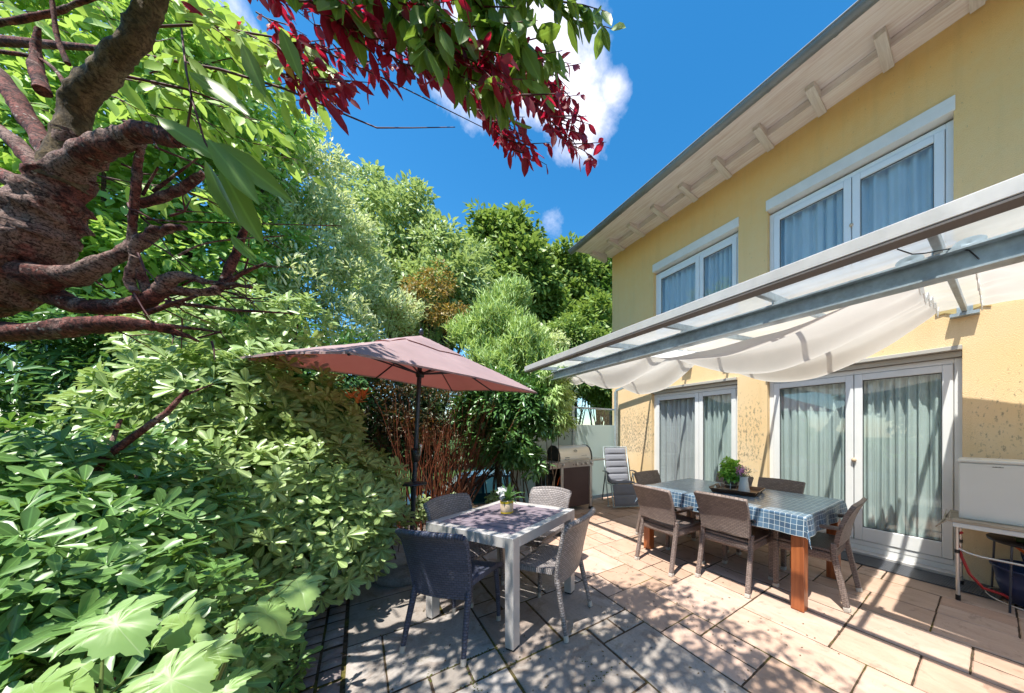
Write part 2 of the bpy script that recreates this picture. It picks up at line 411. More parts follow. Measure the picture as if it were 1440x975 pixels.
def mat_frost():
    m, nt, out = newmat('frosted_glass')
    b = princ(nt, None, (.74, .82, .81), .35, 0, None, .5)
    t = nd(nt, 'ShaderNodeBsdfTranslucent'); t.inputs[0].default_value = (.72, .85, .82, 1)
    mx = nd(nt, 'ShaderNodeMixShader'); mx.inputs[0].default_value = .55
    nt.links.new(b.outputs[0], mx.inputs[1]); nt.links.new(t.outputs[0], mx.inputs[2]); nt.links.new(mx.outputs[0], out.inputs[0]); return m
M['frost'] = mat_frost()
def mat_dusty():
    m, nt, out = newmat('dusty_roof_glass'); v = coords(nt)
    n = noise(nt, v, 3.2, 5, .6)
    tr = nd(nt, 'ShaderNodeBsdfTransparent'); tr.inputs[0].default_value = (.93, .95, .94, 1)
    b = princ(nt, None, (.55, .545, .53), .4, 0, None, .5)
    t = nd(nt, 'ShaderNodeBsdfTranslucent'); t.inputs[0].default_value = (.50, .495, .48, 1)
    ad = nd(nt, 'ShaderNodeMixShader'); ad.inputs[0].default_value = .6
    nt.links.new(b.outputs[0], ad.inputs[1]); nt.links.new(t.outputs[0], ad.inputs[2])
    lw = nd(nt, 'ShaderNodeLayerWeight', i_Blend=.5)
    f = math_(nt, 'MULTIPLY', math_(nt, 'ADD', math_(nt, 'POWER', lw.outputs['Facing'], 1.6), .06), math_(nt, 'ADD', .55, math_(nt, 'MULTIPLY', n, .8)))
    f2 = nd(nt, 'ShaderNodeClamp'); nt.links.new(f, f2.inputs[0])
    mx = nd(nt, 'ShaderNodeMixShader'); nt.links.new(f2.outputs[0], mx.inputs[0]); nt.links.new(tr.outputs[0], mx.inputs[1]); nt.links.new(ad.outputs[0], mx.inputs[2])
    nt.links.new(mx.outputs[0], out.inputs[0]); return m
M['dusty'] = mat_dusty()
def mat_oilcloth():
    m, nt, out = newmat('blue_check_oilcloth'); uv = coords(nt, 'UV')
    sep = nd(nt, 'ShaderNodeSeparateXYZ'); nt.links.new(uv, sep.inputs[0])
    def line(c, p, w):
        fr = math_(nt, 'FRACT', math_(nt, 'DIVIDE', c, p)); return math_(nt, 'LESS_THAN', fr, w)
    P_ = .042
    ln = math_(nt, 'MAXIMUM', line(sep.outputs['X'], P_, .07), line(sep.outputs['Y'], P_, .07))
    fx = nd(nt, 'ShaderNodeVectorMath', operation='SNAP'); nt.links.new(uv, fx.inputs[0]); fx.inputs[1].default_value = (P_, P_, P_)
    wn = nd(nt, 'ShaderNodeTexWhiteNoise'); nt.links.new(fx.outputs[0], wn.inputs['Vector'])
    blue = ramp(nt, wn.outputs['Value'], [(0, (.055, .095, .16)), (.5, (.075, .14, .225)), (1, (.12, .20, .30))], 'LINEAR')
    col = mixc(nt, ln, blue, (.60, .66, .68))
    n = noise(nt, coords(nt), 6, 4)
    princ(nt, out, col, .27, 0, bump(nt, n, .12, .02), .8, Coat_Weight=.7, Coat_Roughness=.3); return m
M['oilcloth'] = mat_oilcloth()
# ------------------------------------------------------------------ sky and sun
SUN = Vector((.42, .18, -1.0)).normalized()
world = bpy.data.worlds.new('World'); scene.world = world; world.use_nodes = True
nt = world.node_tree; nt.nodes.clear()
wo = nt.nodes.new('ShaderNodeOutputWorld'); bg = nt.nodes.new('ShaderNodeBackground')
sky = nd(nt, 'ShaderNodeTexSky', sky_type='NISHITA', sun_disc=False, sun_elevation=math.asin(-SUN.z), sun_rotation=math.atan2(-SUN.x, -SUN.y))
sky.air_density = 1.0; sky.dust_density = .3; sky.ozone_density = 2.5
hs = nd(nt, 'ShaderNodeHueSaturation'); hs.inputs['Hue'].default_value = .492; hs.inputs['Saturation'].default_value = 1.36; hs.inputs['Value'].default_value = .88
nt.links.new(sky.outputs[0], hs.inputs['Color'])
gen = coords(nt, 'Generated')
def cloud_blob(px, py, r0, r1, k=1.):
    d = (P(px, py, 1.) - Vector((0, 0, CAMH))).normalized()
    vm = nd(nt, 'ShaderNodeVectorMath', operation='DISTANCE'); nt.links.new(gen, vm.inputs[0]); vm.inputs[1].default_value = d
    mr = nd(nt, 'ShaderNodeMapRange', i_From_Min=r1, i_From_Max=r0, i_To_Max=k); mr.interpolation_type = 'SMOOTHSTEP'
    nt.links.new(vm.outputs['Value'], mr.inputs[0]); return mr.outputs[0]
blobs = [cloud_blob(815, 175, .00, .19), cloud_blob(835, 215, .0, .10, .7), cloud_blob(770, 60, .02, .26), cloud_blob(660, 60, .05, .24, .75), cloud_blob(560, 150, .02, .18, .4),
         cloud_blob(768, 312, .0, .12, .55), cloud_blob(560, 20, .05, .22, .6), cloud_blob(150, 100, .1, .4, .7), cloud_blob(860, 130, .0, .10, .8)]
acc = blobs[0]
for b_ in blobs[1:]: acc = math_(nt, 'MAXIMUM', acc, b_)
cn = noise(nt, gen, 3.6, 9, .62, .25); cn2 = noise(nt, gen, 11, 6, .6, .3)
cv = math_(nt, 'ADD', math_(nt, 'MULTIPLY', acc, .50), math_(nt, 'MULTIPLY', cn, .75))
cv = math_(nt, 'ADD', cv, math_(nt, 'MULTIPLY', cn2, .34))
cm = ramp(nt, cv, [(.80, 0), (.90, .35), (1.01, .8), (1.12, 1)])
lum = ramp(nt, cn2, [(.3, (3.6, 3.6, 4.6)), (.7, (5.6, 5.5, 5.9))])
nt.links.new(mixc(nt, cm, hs.outputs[0], lum), bg.inputs[0])
bg.inputs[1].default_value = .15
nt.links.new(bg.outputs[0], wo.inputs[0])
sl = bpy.data.lights.new('sun', 'SUN'); so = bpy.data.objects.new('sun', sl); COL.objects.link(so)
sl.energy = 4.4; sl.angle = R(.55); sl.color = (1., .95, .86)
so.rotation_euler = SUN.to_track_quat('-Z', 'Y').to_euler()
scene.view_settings.view_transform = 'Standard'; scene.view_settings.look = 'None'
scene.view_settings.exposure = .97; scene.view_settings.gamma = 1
scene.cycles.max_bounces = 9; scene.cycles.diffuse_bounces = 4; scene.cycles.transparent_max_bounces = 16
scene.cycles.transmission_bounces = 6; scene.cycles.glossy_bounces = 4
scene.cycles.sample_clamp_indirect = 6; scene.cycles.caustics_reflective = False; scene.cycles.caustics_refractive = False

# ------------------------------------------------------------------ ground
def mat_ground():
    m, nt, out = newmat('garden_soil'); v = coords(nt)
    n = noise(nt, v, .6, 5); n2 = noise(nt, v, 18, 6, .7)
    a = ramp(nt, n2, [(.3, (.028, .016, .011)), (.7, (.085, .05, .032))])
    g = ramp(nt, n2, [(.3, (.03, .06, .012)), (.7, (.07, .12, .03))])
    sep = nd(nt, 'ShaderNodeSeparateXYZ'); nt.links.new(v, sep.inputs[0])
    far = nd(nt, 'ShaderNodeMapRange', i_From_Min=6.2, i_From_Max=8.); nt.links.new(math_(nt, 'ADD', sep.outputs['Y'], math_(nt, 'MULTIPLY', n, 1.5)), far.inputs[0])
    princ(nt, out, mixc(nt, far.outputs[0], a, g), .95, 0, bump(nt, n2, .6, .03), .1); return m
def smooth(a, b, x):
    t = min(1, max(0, (x - a) / (b - a))); return t * t * (3 - 2 * t)
def gz(x, y):
    z = -.03
    z -= 1.25 * smooth(6.3, 8.2, y) * (1 - smooth(4.4, 4.6, x) * (1 - smooth(6.3, 8.2, y)))
    return z
xs = sorted(set([-160, -90, -50, -30, -20, -14] + [i * .5 for i in range(-20, 29)] + [20, 30, 50, 90, 160]))
ys = sorted(set([-160, -90, -50, -30, -20, -12] + [i * .5 for i in range(-16, 33)] + [20, 26, 34, 50, 90, 160]))
b = MB(); b.add([(x, y, gz(x, y)) for x in xs for y in ys], [(i * len(ys) + j, (i + 1) * len(ys) + j, (i + 1) * len(ys) + j + 1, i * len(ys) + j + 1) for i in range(len(xs) - 1) for j in range(len(ys) - 1)], True)
tag(b.build('ground', mat_ground()), 'dark garden soil and rough grass around the terrace', kind='structure')

def mat_joint():
    m, nt, out = newmat('mossy_joint_sand'); v = coords(nt)
    n = noise(nt, v, 30, 6, .7); n2 = noise(nt, v, 1.6, 4)
    a = ramp(nt, n, [(.35, (.035, .025, .018)), (.65, (.12, .085, .06))])
    mo = ramp(nt, n, [(.35, (.07, .07, .012)), (.65, (.17, .15, .03))])
    princ(nt, out, mixc(nt, math_(nt, 'MULTIPLY', ramp(nt, n2, [(.5, 0), (.6, 1)]), .8), a, mo), .95, 0, bump(nt, n, .8, .01), .1); return m
b = MB(); b.box(-.32, 4.68, -4.0, 6.2, -.06, -.0045)
tag(b.build('joint_sand', mat_joint()), 'sandy mossy joints between the paving slabs', kind='structure')

def ashlar(x0, nx, y0, ny, ux, uy, gap, rng):
    occ = np.zeros((nx, ny), bool); b = MB()
    opts = [(2, 3), (2, 3), (2, 3), (2, 2), (1, 2), (1, 3), (2, 4), (2, 2), (1, 2), (3, 3)]
    for i in range(nx):
        for j in range(ny):
            if occ[i, j]: continue
            o = opts[:]; rng.shuffle(o)
            for w, h in o + [(1, 1)]:
                if i + w <= nx and j + h <= ny and not occ[i:i + w, j:j + h].any(): break
            occ[i:i + w, j:j + h] = True
            g = gap / 2; j4 = [rng.uniform(-.0015, .0015) for _ in range(4)]
            X0, X1, Y0, Y1 = x0 + i * ux + g + j4[0], x0 + (i + w) * ux - g + j4[1], y0 + j * uy + g + j4[2], y0 + (j + h) * uy - g + j4[3]
            dz = rng.uniform(-.002, .002); c = .006
            # slightly uneven chipped edges on the top rim
            def ring(xa, xb, ya, yb, z, amp):
                r = []; n = 7
                for k in range(n): r.append((xa + (xb - xa) * k / n, ya, z))
                for k in range(n): r.append((xb, ya + (yb - ya) * k / n, z))
                for k in range(n): r.append((xb - (xb - xa) * k / n, yb, z))
                for k in range(n): r.append((xa, yb - (yb - ya) * k / n, z))
                return [(a + rng.uniform(-amp, amp), bb + rng.uniform(-amp, amp), cc) for a, bb, cc in r]
            r0 = ring(X0, X1, Y0, Y1, -.03, 0); r1 = ring(X0, X1, Y0, Y1, dz - .005, .0014); r2 = ring(X0 + c, X1 - c, Y0 + c, Y1 - c, dz, .0018)
            n = len(r0); fs = [(k, (k + 1) % n, n + (k + 1) % n, n + k) for k in range(n)] + [(n + k, n + (k + 1) % n, 2 * n + (k + 1) % n, 2 * n + k) for k in range(n)] + [tuple(range(2 * n, 3 * n))]
            b.add(r0 + r1 + r2, fs)
    return b
rng = random.Random(5)
ux = .2007
tag(ashlar(-.07, 9, -3.2, 46, ux, .2, .0125, rng).build('old_paving', M['greyslab']), 'weathered grey stone slabs with mossy joints under the small table', kind='structure')
tag(ashlar(-.07 + 9 * ux, 15, -3.2, 47, (4.672 - (-.07 + 9 * ux)) / 15, .1935, .0095, rng).build('patio_paving', M['warm']), 'warm beige sandstone slabs of the terrace', kind='structure')
b = MB()
for row in range(2):
    y = -2.
    while y < 6.:
        L = rng.uniform(.10, .135); x0 = -.075 - .012 - row * .118
        h = rng.uniform(-.006, .004)
        b.sheet(lambda u, v: (x0 - .103 * u, y + .006 + (L - .014) * v, h + .014 * (1 - (2 * u - 1) ** 4) * (1 - (2 * v - 1) ** 4) + .002), 5, 5, 0)
        y += L
tag(b.build('sett_edging', M['sett'], smooth=True), 'double row of small grey setts along the flower bed', kind='structure')

# ------------------------------------------------------------------ house
XW = 4.68; YC = 5.296; ZT = 5.52; XB = 11.; YN = -7.
house = thing('house', 'two storey house rendered in yellow with white windows and terrace doors', 'house', (XW, 0, 0))
HM = Matrix.Translation((-XW, 0, 0))
holes = [(.19, 1.955, .0, 2.275), (2.385, 4.11, .0, 2.275), (.245, 1.955, 3.30, 4.71), (2.372, 4.065, 3.30, 4.71)]
b = MB()
ycut = sorted(set([YN, YC] + [h[0] for h in holes] + [h[1] for h in holes])); zcut = sorted(set([-.03, ZT] + [h[2] for h in holes] + [h[3] for h in holes]))
for y0, y1 in zip(ycut, ycut[1:]):
    run = None
    for z0, z1 in zip(zcut, zcut[1:]):
        ym, zm = (y0 + y1) / 2, (z0 + z1) / 2
        if any(h[0] < ym < h[1] and h[2] < zm < h[3] for h in holes): run = None; continue
        b.add([(XW, y0, z0), (XW, y1, z0), (XW, y1, z1), (XW, y0, z1)], [(3, 2, 1, 0)])
for y0, y1, z0, z1 in holes:
    X2 = XW + .26
    b.add([(XW, y0, z0), (X2, y0, z0), (X2, y0, z1), (XW, y0, z1)], [(3, 2, 1, 0)]); b.add([(XW, y1, z0), (X2, y1, z0), (X2, y1, z1), (XW, y1, z1)], [(0, 1, 2, 3)])
    b.add([(XW, y0, z1), (X2, y0, z1), (X2, y1, z1), (XW, y1, z1)], [(3, 2, 1, 0)]); b.add([(XW, y0, z0), (X2, y0, z0), (X2, y1, z0), (XW, y1, z0)], [(0, 1, 2, 3)])
b.add([(XW, YC, -1.4), (XB, YC, -1.4), (XB, YC, 6.6), (XW, YC, ZT)], [(0, 1, 2, 3)])
b.add([(XW, YN, -.03), (XB, YN, -.03), (XB, YN, 6.6), (XW, YN, ZT)], [(3, 2, 1, 0)])
b.add([(XB, YN, -.03), (XB, YC, -.03), (XB, YC, 6.6), (XB, YN, 6.6)], [(3, 2, 1, 0)])
b.build('wall', M['stucco'], house, HM)
b = MB(); b.box(XW + .3, XB - .01, YN + .01, YC - .01, 2.7, 2.85); b.box(XW + .3, XB - .01, YN + .01, YC - .01, -.02, .02)
b.box(XW + 2.6, XW + 2.7, YN + .01, YC - .01, .03, 2.69); b.box(XW + 2.6, XW + 2.7, YN + .01, YC - .01, 2.86, 5.45)
b.build('interior_partition', M['inside'], house, HM)
# roof: thin slab rising to the east with an eave 0.83 m out and a verge past the corner
YV = 5.60; slope = (5.52 - 5.345) / .86
def zr(x): return 5.345 + (x - 3.82) * slope
b = MB()
for (za, zb) in ((.125, .18),):
    b.add([(3.80, YN - .3, zr(3.80) + za), (3.80, YV, zr(3.80) + za), (XB + .5, YV, zr(XB + .5) + za), (XB + .5, YN - .3, zr(XB + .5) + za),
           (3.80, YN - .3, zr(3.80) + zb), (3.80, YV, zr(3.80) + zb), (XB + .5, YV, zr(XB + .5) + zb), (XB + .5, YN - .3, zr(XB + .5) + zb)],
          [(0, 1, 2, 3), (7, 6, 5, 4), (0, 4, 5, 1), (1, 5, 6, 2), (2, 6, 7, 3), (3, 7, 4, 0)])
roof = b.build('roof', M['roof'], house, HM)
b = MB()
b.add([(3.82, YN - .28, zr(3.82) + .08), (3.82, YV - .01, zr(3.82) + .08), (XB, YV - .01, zr(XB) + .08), (XB, YN - .28, zr(XB) + .08),
       (3.82, YN - .28, zr(3.82) + .122), (3.82, YV - .01, zr(3.82) + .122), (XB, YV - .01, zr(XB) + .122), (XB, YN - .28, zr(XB) + .122)],
      [(3, 2, 1, 0), (4, 5, 6, 7), (0, 1, 5, 4), (1, 2, 6, 5), (2, 3, 7, 6), (3, 0, 4, 7)])
b.build('soffit', M['soffit'], house, HM)
b = MB(); b.box(4.45, XW - .002, YN, YC - .003, zr(4.45) - .02, zr(4.45) + .075); b.build('wall_plate', M['soffit'], house, HM)
for k in range(-3, 9):
    y = .70 + .6 * k
    b = MB(); x0, x1 = 4.22, 4.66
    b.add([(x0, y - .045, zr(x0) + .02), (x1, y - .045, zr(x1) - .10), (x1, y - .045, zr(x1) + .078), (x0, y - .045, zr(x0) + .078),
           (x0, y + .045, zr(x0) + .02), (x1, y + .045, zr(x1) - .10), (x1, y + .045, zr(x1) + .078), (x0, y + .045, zr(x0) + .078)],
          [(0, 1, 2, 3), (7, 6, 5, 4), (0, 4, 5, 1), (1, 5, 6, 2), (2, 6, 7, 3), (3, 7, 4, 0)])
    b.build('rafter', M['rafter'], house, HM)
b = MB(); rr = .062; ns = 12; zc = 5.405
L0, L1 = YN - .3, YV + .02; vs = []
for i in (0, 1):
    for k in range(ns + 1):
        a = PI + PI * k / ns
        vs.append((3.745 + rr * math.cos(a), (L0, L1)[i], zc + rr * math.sin(a)))
b.add(vs, [(k, k + 1, ns + 2 + k, ns + 1 + k) for k in range(ns)], True)
b.tube([(3.745 - rr, L0, zc), (3.745 - rr, L1, zc)], .011, 8)
b.box(3.745 + rr - .004, 3.80, L0, L1, zc - .01, zc + .11)
b.add([(3.745 + rr * math.cos(PI + PI * k / ns), L1, zc + rr * math.sin(PI + PI * k / ns)) for k in range(ns + 1)], [tuple(range(ns + 1))])
y = L1 - .35
while y > L0:
    b.sheet(lambda u, v: (3.745 + (rr + .004) * math.cos(PI + PI * u), y + .025 * v, zc + (rr + .004) * math.sin(PI + PI * u)), 12, 1)
    y -= .62
b.build('gutter', M['zinc'], house, HM)

def glazed(name, y0, y1, z0, z1, split, left_fixed, gl, label=None, door=False):
    """white double sash: y1 is the far (left in the photo) jamb"""
    fx = XW + .075
    f = MB(); fw = .055
    zb = z0 + (.10 if door else 0)
    f.box(fx, fx + .07, y0, y0 + fw, zb, z1, bev=.004); f.box(fx, fx + .07, y1 - fw, y1, zb, z1, bev=.004)
    f.box(fx, fx + .07, y0 + fw, y1 - fw, z1 - fw, z1, bev=.004); f.box(fx, fx + .07, y0 + fw, y1 - fw, zb, zb + fw, bev=.004)
    if door:
        f.box(fx + .004, fx + .06, y0 + .01, y1 - .01, z0 + .03, zb - .003, bev=.003)
    wn = f.build('terrace_door' if door else 'window', M['pvc'], house, HM)
    if label: wn['label'] = label
    spans = [(y0 + fw + .004, split - .004), (split + .004, y1 - fw - .004)]
    for k, (a, c) in enumerate(spans):
        s = MB(); sw = .075; sb = zb + fw + .004; st = z1 - fw - .004; bh = .155 if door else sw
        x0 = fx - .012
        s.box(x0, x0 + .06, a, a + sw, sb, st, bev=.006); s.box(x0, x0 + .06, c - sw, c, sb, st, bev=.006)
        s.box(x0 + .001, x0 + .059, a + sw, c - sw, st - sw, st, bev=.006); s.box(x0 + .001, x0 + .059, a + sw, c - sw, sb, sb + bh, bev=.006)
        s.build('sash', M['pvc'], wn)
        p = MB(); p.box(x0 + .028, x0 + .034, a + sw - .004, c - sw + .004, sb + bh - .004, st - sw + .004); p.build('pane', gl, wn)
        q = MB(); g = .006
        for (ya, yb, za, zb_) in ((a + sw, a + sw + g, sb + bh, st - sw), (c - sw - g, c - sw, sb + bh, st - sw), (a + sw + g, c - sw - g, st - sw - g, st - sw), (a + sw + g, c - sw - g, sb + bh, sb + bh + g)):
            q.box(x0 + .018, x0 + .027, ya, yb, za, zb_)
        q.build('glazing_seal', M['black'], wn)
    for o in COL.objects:
        if o.parent is wn: o.data.transform(HM)
    if door:
        q = MB(); q.box(XW - .028, fx + .002, y0 + .002, y1 - .002, z0 + .005, z0 + .045, bev=.004)
        q.build('threshold', M['alu'], wn, HM)
    return wn
bd = glazed('big', .19, 1.955, .0, 2.175, 1.015, 0, M['glass'], 'wide white double terrace door nearest the camera', True)
sd = glazed('small', 2.385, 4.11, .0, 2.175, 3.10, 0, M['glass'], 'white terrace door further along the wall, lilac curtain in its left half', True)
uw = glazed('up', .245, 1.955, 3.30, 4.56, 1.035, 0, M['glass_up'], 'larger looking upper window nearer the camera')
us = glazed('up2', 2.372, 4.065, 3.30, 4.56, 3.09, 0, M['glass_up'], 'upper window nearer the house corner')
for wn, (y0, y1) in ((bd, (.19, 1.955)), (sd, (2.385, 4.11))):
    q = MB(); q.box(XW - .055, XW + .13, y0 - .002, y1 + .002, 2.232, 2.275, bev=.004); q.box(XW + .02, XW + .15, y0 + .002, y1 - .002, 2.178, 2.229); q.build('shutter_box', M['lintel'], wn, HM)
for wn, (y0, y1) in ((uw, (.245, 1.955)), (us, (2.372, 4.065))):
    q = MB(); q.box(XW - .022, XW + .14, y0 - .012, y1 + .012, 4.59, 4.735, bev=.005); q.build('shutter_box', M['trim'], wn, HM)
    q = MB(); q.box(XW - .05, XW + .08, y0 - .02, y1 + .02, 3.262, 3.297, bev=.003); q.build('sill', M['alu'], wn, HM)
for wn, y, z in ((bd, 1.01, 1.10),):
    q = MB(); q.lathe([(0, .028), (.022, .026), (.026, .014), (.018, .004), (.012, 0)], seg=16, M=Matrix.Translation((XW + .062 - XW, y, z)) @ Matrix.Rotation(R(-90), 4, 'Y')); q.build('knob', M['cream'], wn)
q = MB(); q.lathe([(0, .022), (.018, .02), (.02, .01), (.012, 0)], seg=16, M=Matrix.Translation((.062, 1.035, 3.92)) @ Matrix.Rotation(R(-90), 4, 'Y')); q.build('knob', M['cream'], uw)

def curtain(y0, y1, z0, z1, folds, mat, label, grp, slant=0., seed=0):
    r = random.Random(seed); ph = [r.uniform(0, 6.28) for _ in range(5)]
    b = MB()
    def fn(u, v):
        w = y0 + (y1 - y0) * u
        a = u * folds * 2 * PI
        am = .036 * (1.1 - .3 * v)
        x = XW + .17 + am * math.sin(a + 1.3 * math.sin(u * 9 + ph[0]) + .5 * v * math.sin(ph[1] + u * 20)) + .012 * math.sin(2.3 * a + ph[2]) + .006 * math.sin(7 * v + u * 30)
        return (x, w + slant * (v) * (1 - u) + .012 * math.cos(a) * (1 - .3 * v), z0 + (z1 - z0) * v)
    b.sheet(fn, int(folds * 14), 10, 0)
    o = b.build('curtain', mat); tag(o, label, 'curtain', grp); return o
curtain(.22, 1.00, .06, 2.15, 9, M['curtain'], 'pale curtain behind the right pane of the wide terrace door', 'curtains behind the glass', seed=1)
curtain(1.06, 1.92, .06, 2.15, 8, M['curtain'], 'pale curtain behind the left pane of the wide terrace door', 'curtains behind the glass', seed=2)
curtain(2.42, 3.09, .06, 2.15, 7, M['curtain'], 'pale curtain behind the right pane of the further terrace door', 'curtains behind the glass', seed=3)
curtain(3.14, 3.98, .06, 2.15, 8, M['curtain_lilac'], 'whitish lilac curtain blowing in the left half of the further terrace door', 'curtains behind the glass', slant=-.12, seed=4)
curtain(.28, .99, 3.3, 4.54, 5, M['curtain'], 'curtain behind the right pane of the nearer upper window', 'curtains behind the glass', seed=5)
curtain(1.07, 1.92, 3.3, 4.54, 7, M['curtain'], 'curtain behind the left pane of the nearer upper window', 'curtains behind the glass', seed=6)
curtain(2.40, 3.06, 3.3, 4.54, 7, M['curtain'], 'curtain behind the right pane of the upper window by the house corner', 'curtains behind the glass', seed=7)
curtain(3.12, 4.03, 3.3, 4.54, 7, M['curtain'], 'curtain behind the left pane of the upper window by the house corner', 'curtains behind the glass', seed=8)

# ------------------------------------------------------------------ pergola
perg = thing('pergola', 'metal terrace roof with galvanised beam, white front rail and glass sheets', 'pergola', (1.93, 4.0, 0))
PM = Matrix.Translation((-1.93, -4.0, 0))
PY0, PY1 = -2.9, 4.05
def zp(x): return 2.36 + (x - 1.93) * (2.62 - 2.36) / (4.68 - 1.93)
b = MB(); b.box(1.90, 1.955, PY0, PY1, 2.302, 2.368, bev=.003); b.build('front_rail', M['alu'], perg, PM)
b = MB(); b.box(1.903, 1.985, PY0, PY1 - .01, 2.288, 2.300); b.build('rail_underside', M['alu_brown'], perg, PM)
b = MB(); X = 2.37
b.box(X - .045, X + .045, PY0, PY1 - .03, 2.326, 2.336); b.box(X - .045, X + .045, PY0, PY1 - .03, 2.216, 2.226); b.box(X - .004, X + .004, PY0, PY1 - .03, 2.226, 2.326)
b.build('steel_beam', M['galv'], perg, PM)
PR = [.175 + .775 * k for k in range(-4, 6)]
for y in PR:
    b = MB()
    b.bar((1.95, y, zp(1.95) - .005), (4.655, y, zp(4.655) - .005), .034, .05, bev=.003)
    rf = b.build('rafter', M['galv'], perg, PM)
    q = MB(); q.box(2.395, 2.455, y - .055, y - .019, 2.337, 2.343); q.box(2.41, 2.45, y + .02, y + .026, 2.337, 2.40)
    q.box(2.33, 2.41, y - .075, y - .019, 2.338, 2.35); q.build('beam_clamp', M['galv'], rf, PM)
    q = MB(); q.box(4.60, 4.678, y - .09, y + .09, zp(4.6) - .065, zp(4.6) - .035); q.box(4.664, 4.678, y - .05, y + .05, zp(4.6) - .03, zp(4.6) + .05); q.build('wall_bracket', M['galv'], rf, PM)
for k in range(len(PR) - 1):
    y0, y1 = PR[k] + .008, PR[k + 1] - .008
    q = MB(); x0, x1 = 1.935, 4.66
    q.add([(x0, y0, zp(x0) + .024), (x0, y1, zp(x0) + .024), (x1, y1, zp(x1) + .024), (x1, y0, zp(x1) + .024)], [(0, 1, 2, 3)])
    q.build('roof_sheet', M['dusty'], perg, PM)
b = MB(); b.box(4.50, 4.56, 4.97, 5.03, 0, 2.31); b.build('post', M['galv'], perg, PM)
b = MB(); b.bar((4.53, 5.0, 2.33), (4.53, 3.98, 2.50), .04, .04); b.build('brace', M['galv'], perg, PM)
# wiring and round clamps at the rafter nearest the camera
y = PR[4]
for s in (-1, 1):
    b = MB()
    b.sheet(lambda u, v: (2.36 + .0, y + s * (.10 + .055 * math.cos(2 * PI * u) * v), 2.352 + .004 + .028 * math.sin(2 * PI * u) * v), 14, 2, .006)
    b.build('clamp_plate', M['galv'], perg, PM)
b = MB(); b.tube([(2.02, y + .1, 2.30), (2.1, y + .06, 2.285), (2.2, y + .03, 2.31), (2.33, y - .04, 2.345), (2.36, y - .1, 2.32), (2.35, y - .13, 2.26)], .003, 5); b.build('cable', M['black'], perg, PM)

# bare patches of board above the wall bracket
b = MB(); b.sheet(lambda u, v: (4.674 - .002 * u, .02 + .34 * u, 2.60 + .13 * v + .02 * math.sin(9 * u)), 6, 3, .012); b.build('insulation_board', M['yellow_board'], house, HM)

def cloth(y0, y1, sag, label, seed, x0=2.44, x1=4.5, xs0=None, drop=.05, hang=None, rip=.02, edge=.0, nf=4.5, fa=.035):
    r = random.Random(seed); ph = [r.uniform(0, 6.3) for _ in range(6)]
    b = MB()
    def fn(u, v):                                   # u across (beam to wall), v along the facade
        x = x0 + (x1 - x0) * u; y = y0 + (y1 - y0) * v
        s = math.sin(PI * v) ** .8
        z = zp(x) - drop - sag * s * (.35 + .65 * u ** .8) 
        fold = math.sin(u * nf * 2 * PI + ph[0] + .6 * math.sin(3 * v + ph[1]))
        z -= (fa * fold * (1 if fold > 0 else .45) + .012 * math.sin(u * 17 + v * 5 + ph[2])) * (.25 + s)
        x += .03 * math.cos(u * nf * 2 * PI + ph[0]) * s
        e = max(0., 1 - min(v, 1 - v) / .12); z += .022 * e * math.sin(u * 41 + ph[4]); z -= .012 * math.sin(v * 9 + u * 6 + ph[5]) * math.sin(u * 23 + ph[2])
        z += rip * math.sin(v * 26 + 3 * u + ph[3]) * (.4 if .06 < v < .94 else 1.) * .4 + edge * (v - .5) 
        return (x, y, z)
    b.sheet(fn, 64, 60, 0)
    root = thing('shade_cloth', label, 'shade cloth', ((x0 + x1) / 2, (y0 + y1) / 2, 2.3), 0, 'shade cloths under the terrace roof')
    MM = Matrix.Translation((-(x0 + x1) / 2, -(y0 + y1) / 2, -2.3))
    b.build('cloth_panel', M['shade'], root, MM)
    for vv in (0., 1.):
        h = MB(); h.sheet(lambda u, v: (lambda p: (p[0], p[1] + (.006 if vv else -.006), p[2] + .01 - .05 * v))(fn(u, vv)), 50, 1, .004)
        h.build('hem', M['curtain'], root, MM)
    return root
cloth(.30, 2.42, .36, 'large sagging off white shade cloth over the wide terrace door', 3, x1=4.05, nf=2.2, fa=.10)
cloth(2.40, 4.00, .34, 'folded shade cloth hanging in a deep swag over the further terrace door', 5, x1=3.8, nf=2.0, fa=.11)
cloth(3.86, 4.55, .16, 'short bunched shade cloth at the far end of the steel beam', 9, x0=2.35, x1=3.35, nf=3)
cloth(-1.35, .06, .05, 'flat stretched shade cloth at the right edge of the photo', 12, x1=4.36, nf=2, drop=.045)
cloth(-2.75, -1.40, .06, 'flat shade cloth beyond the right edge of the photo', 13, x1=4.36, nf=2, drop=.045)

# ------------------------------------------------------------------ privacy screen
scr = thing('privacy_screen', 'glass privacy screen, frosted below and clear on top, beside the house corner', 'privacy screen', (3.9, 5.08, 0))
SMx = Matrix.Translation((-3.9, -5.08, 0))
b = MB()
for x in (2.15, 3.44): b.box(x - .025, x + .025, 5.055, 5.105, 0, 1.95)
b.build('post', M['galv'], scr, SMx)
b = MB(); b.box(2.1, 4.66, 5.06, 5.10, 1.90, 1.935); b.build('top_rail', M['galv'], scr, SMx)
for x0, x1 in ((2.18, 3.41), (3.47, 4.655)):
    b = MB(); b.box(x0, x1, 5.076, 5.084, .08, 1.57); b.build('frosted_panel', M['frost'], scr, SMx)
    b = MB(); b.box(x0, x1, 5.076, 5.084, 1.575, 1.90); b.build('clear_panel', M['glass_clear'], scr, SMx)
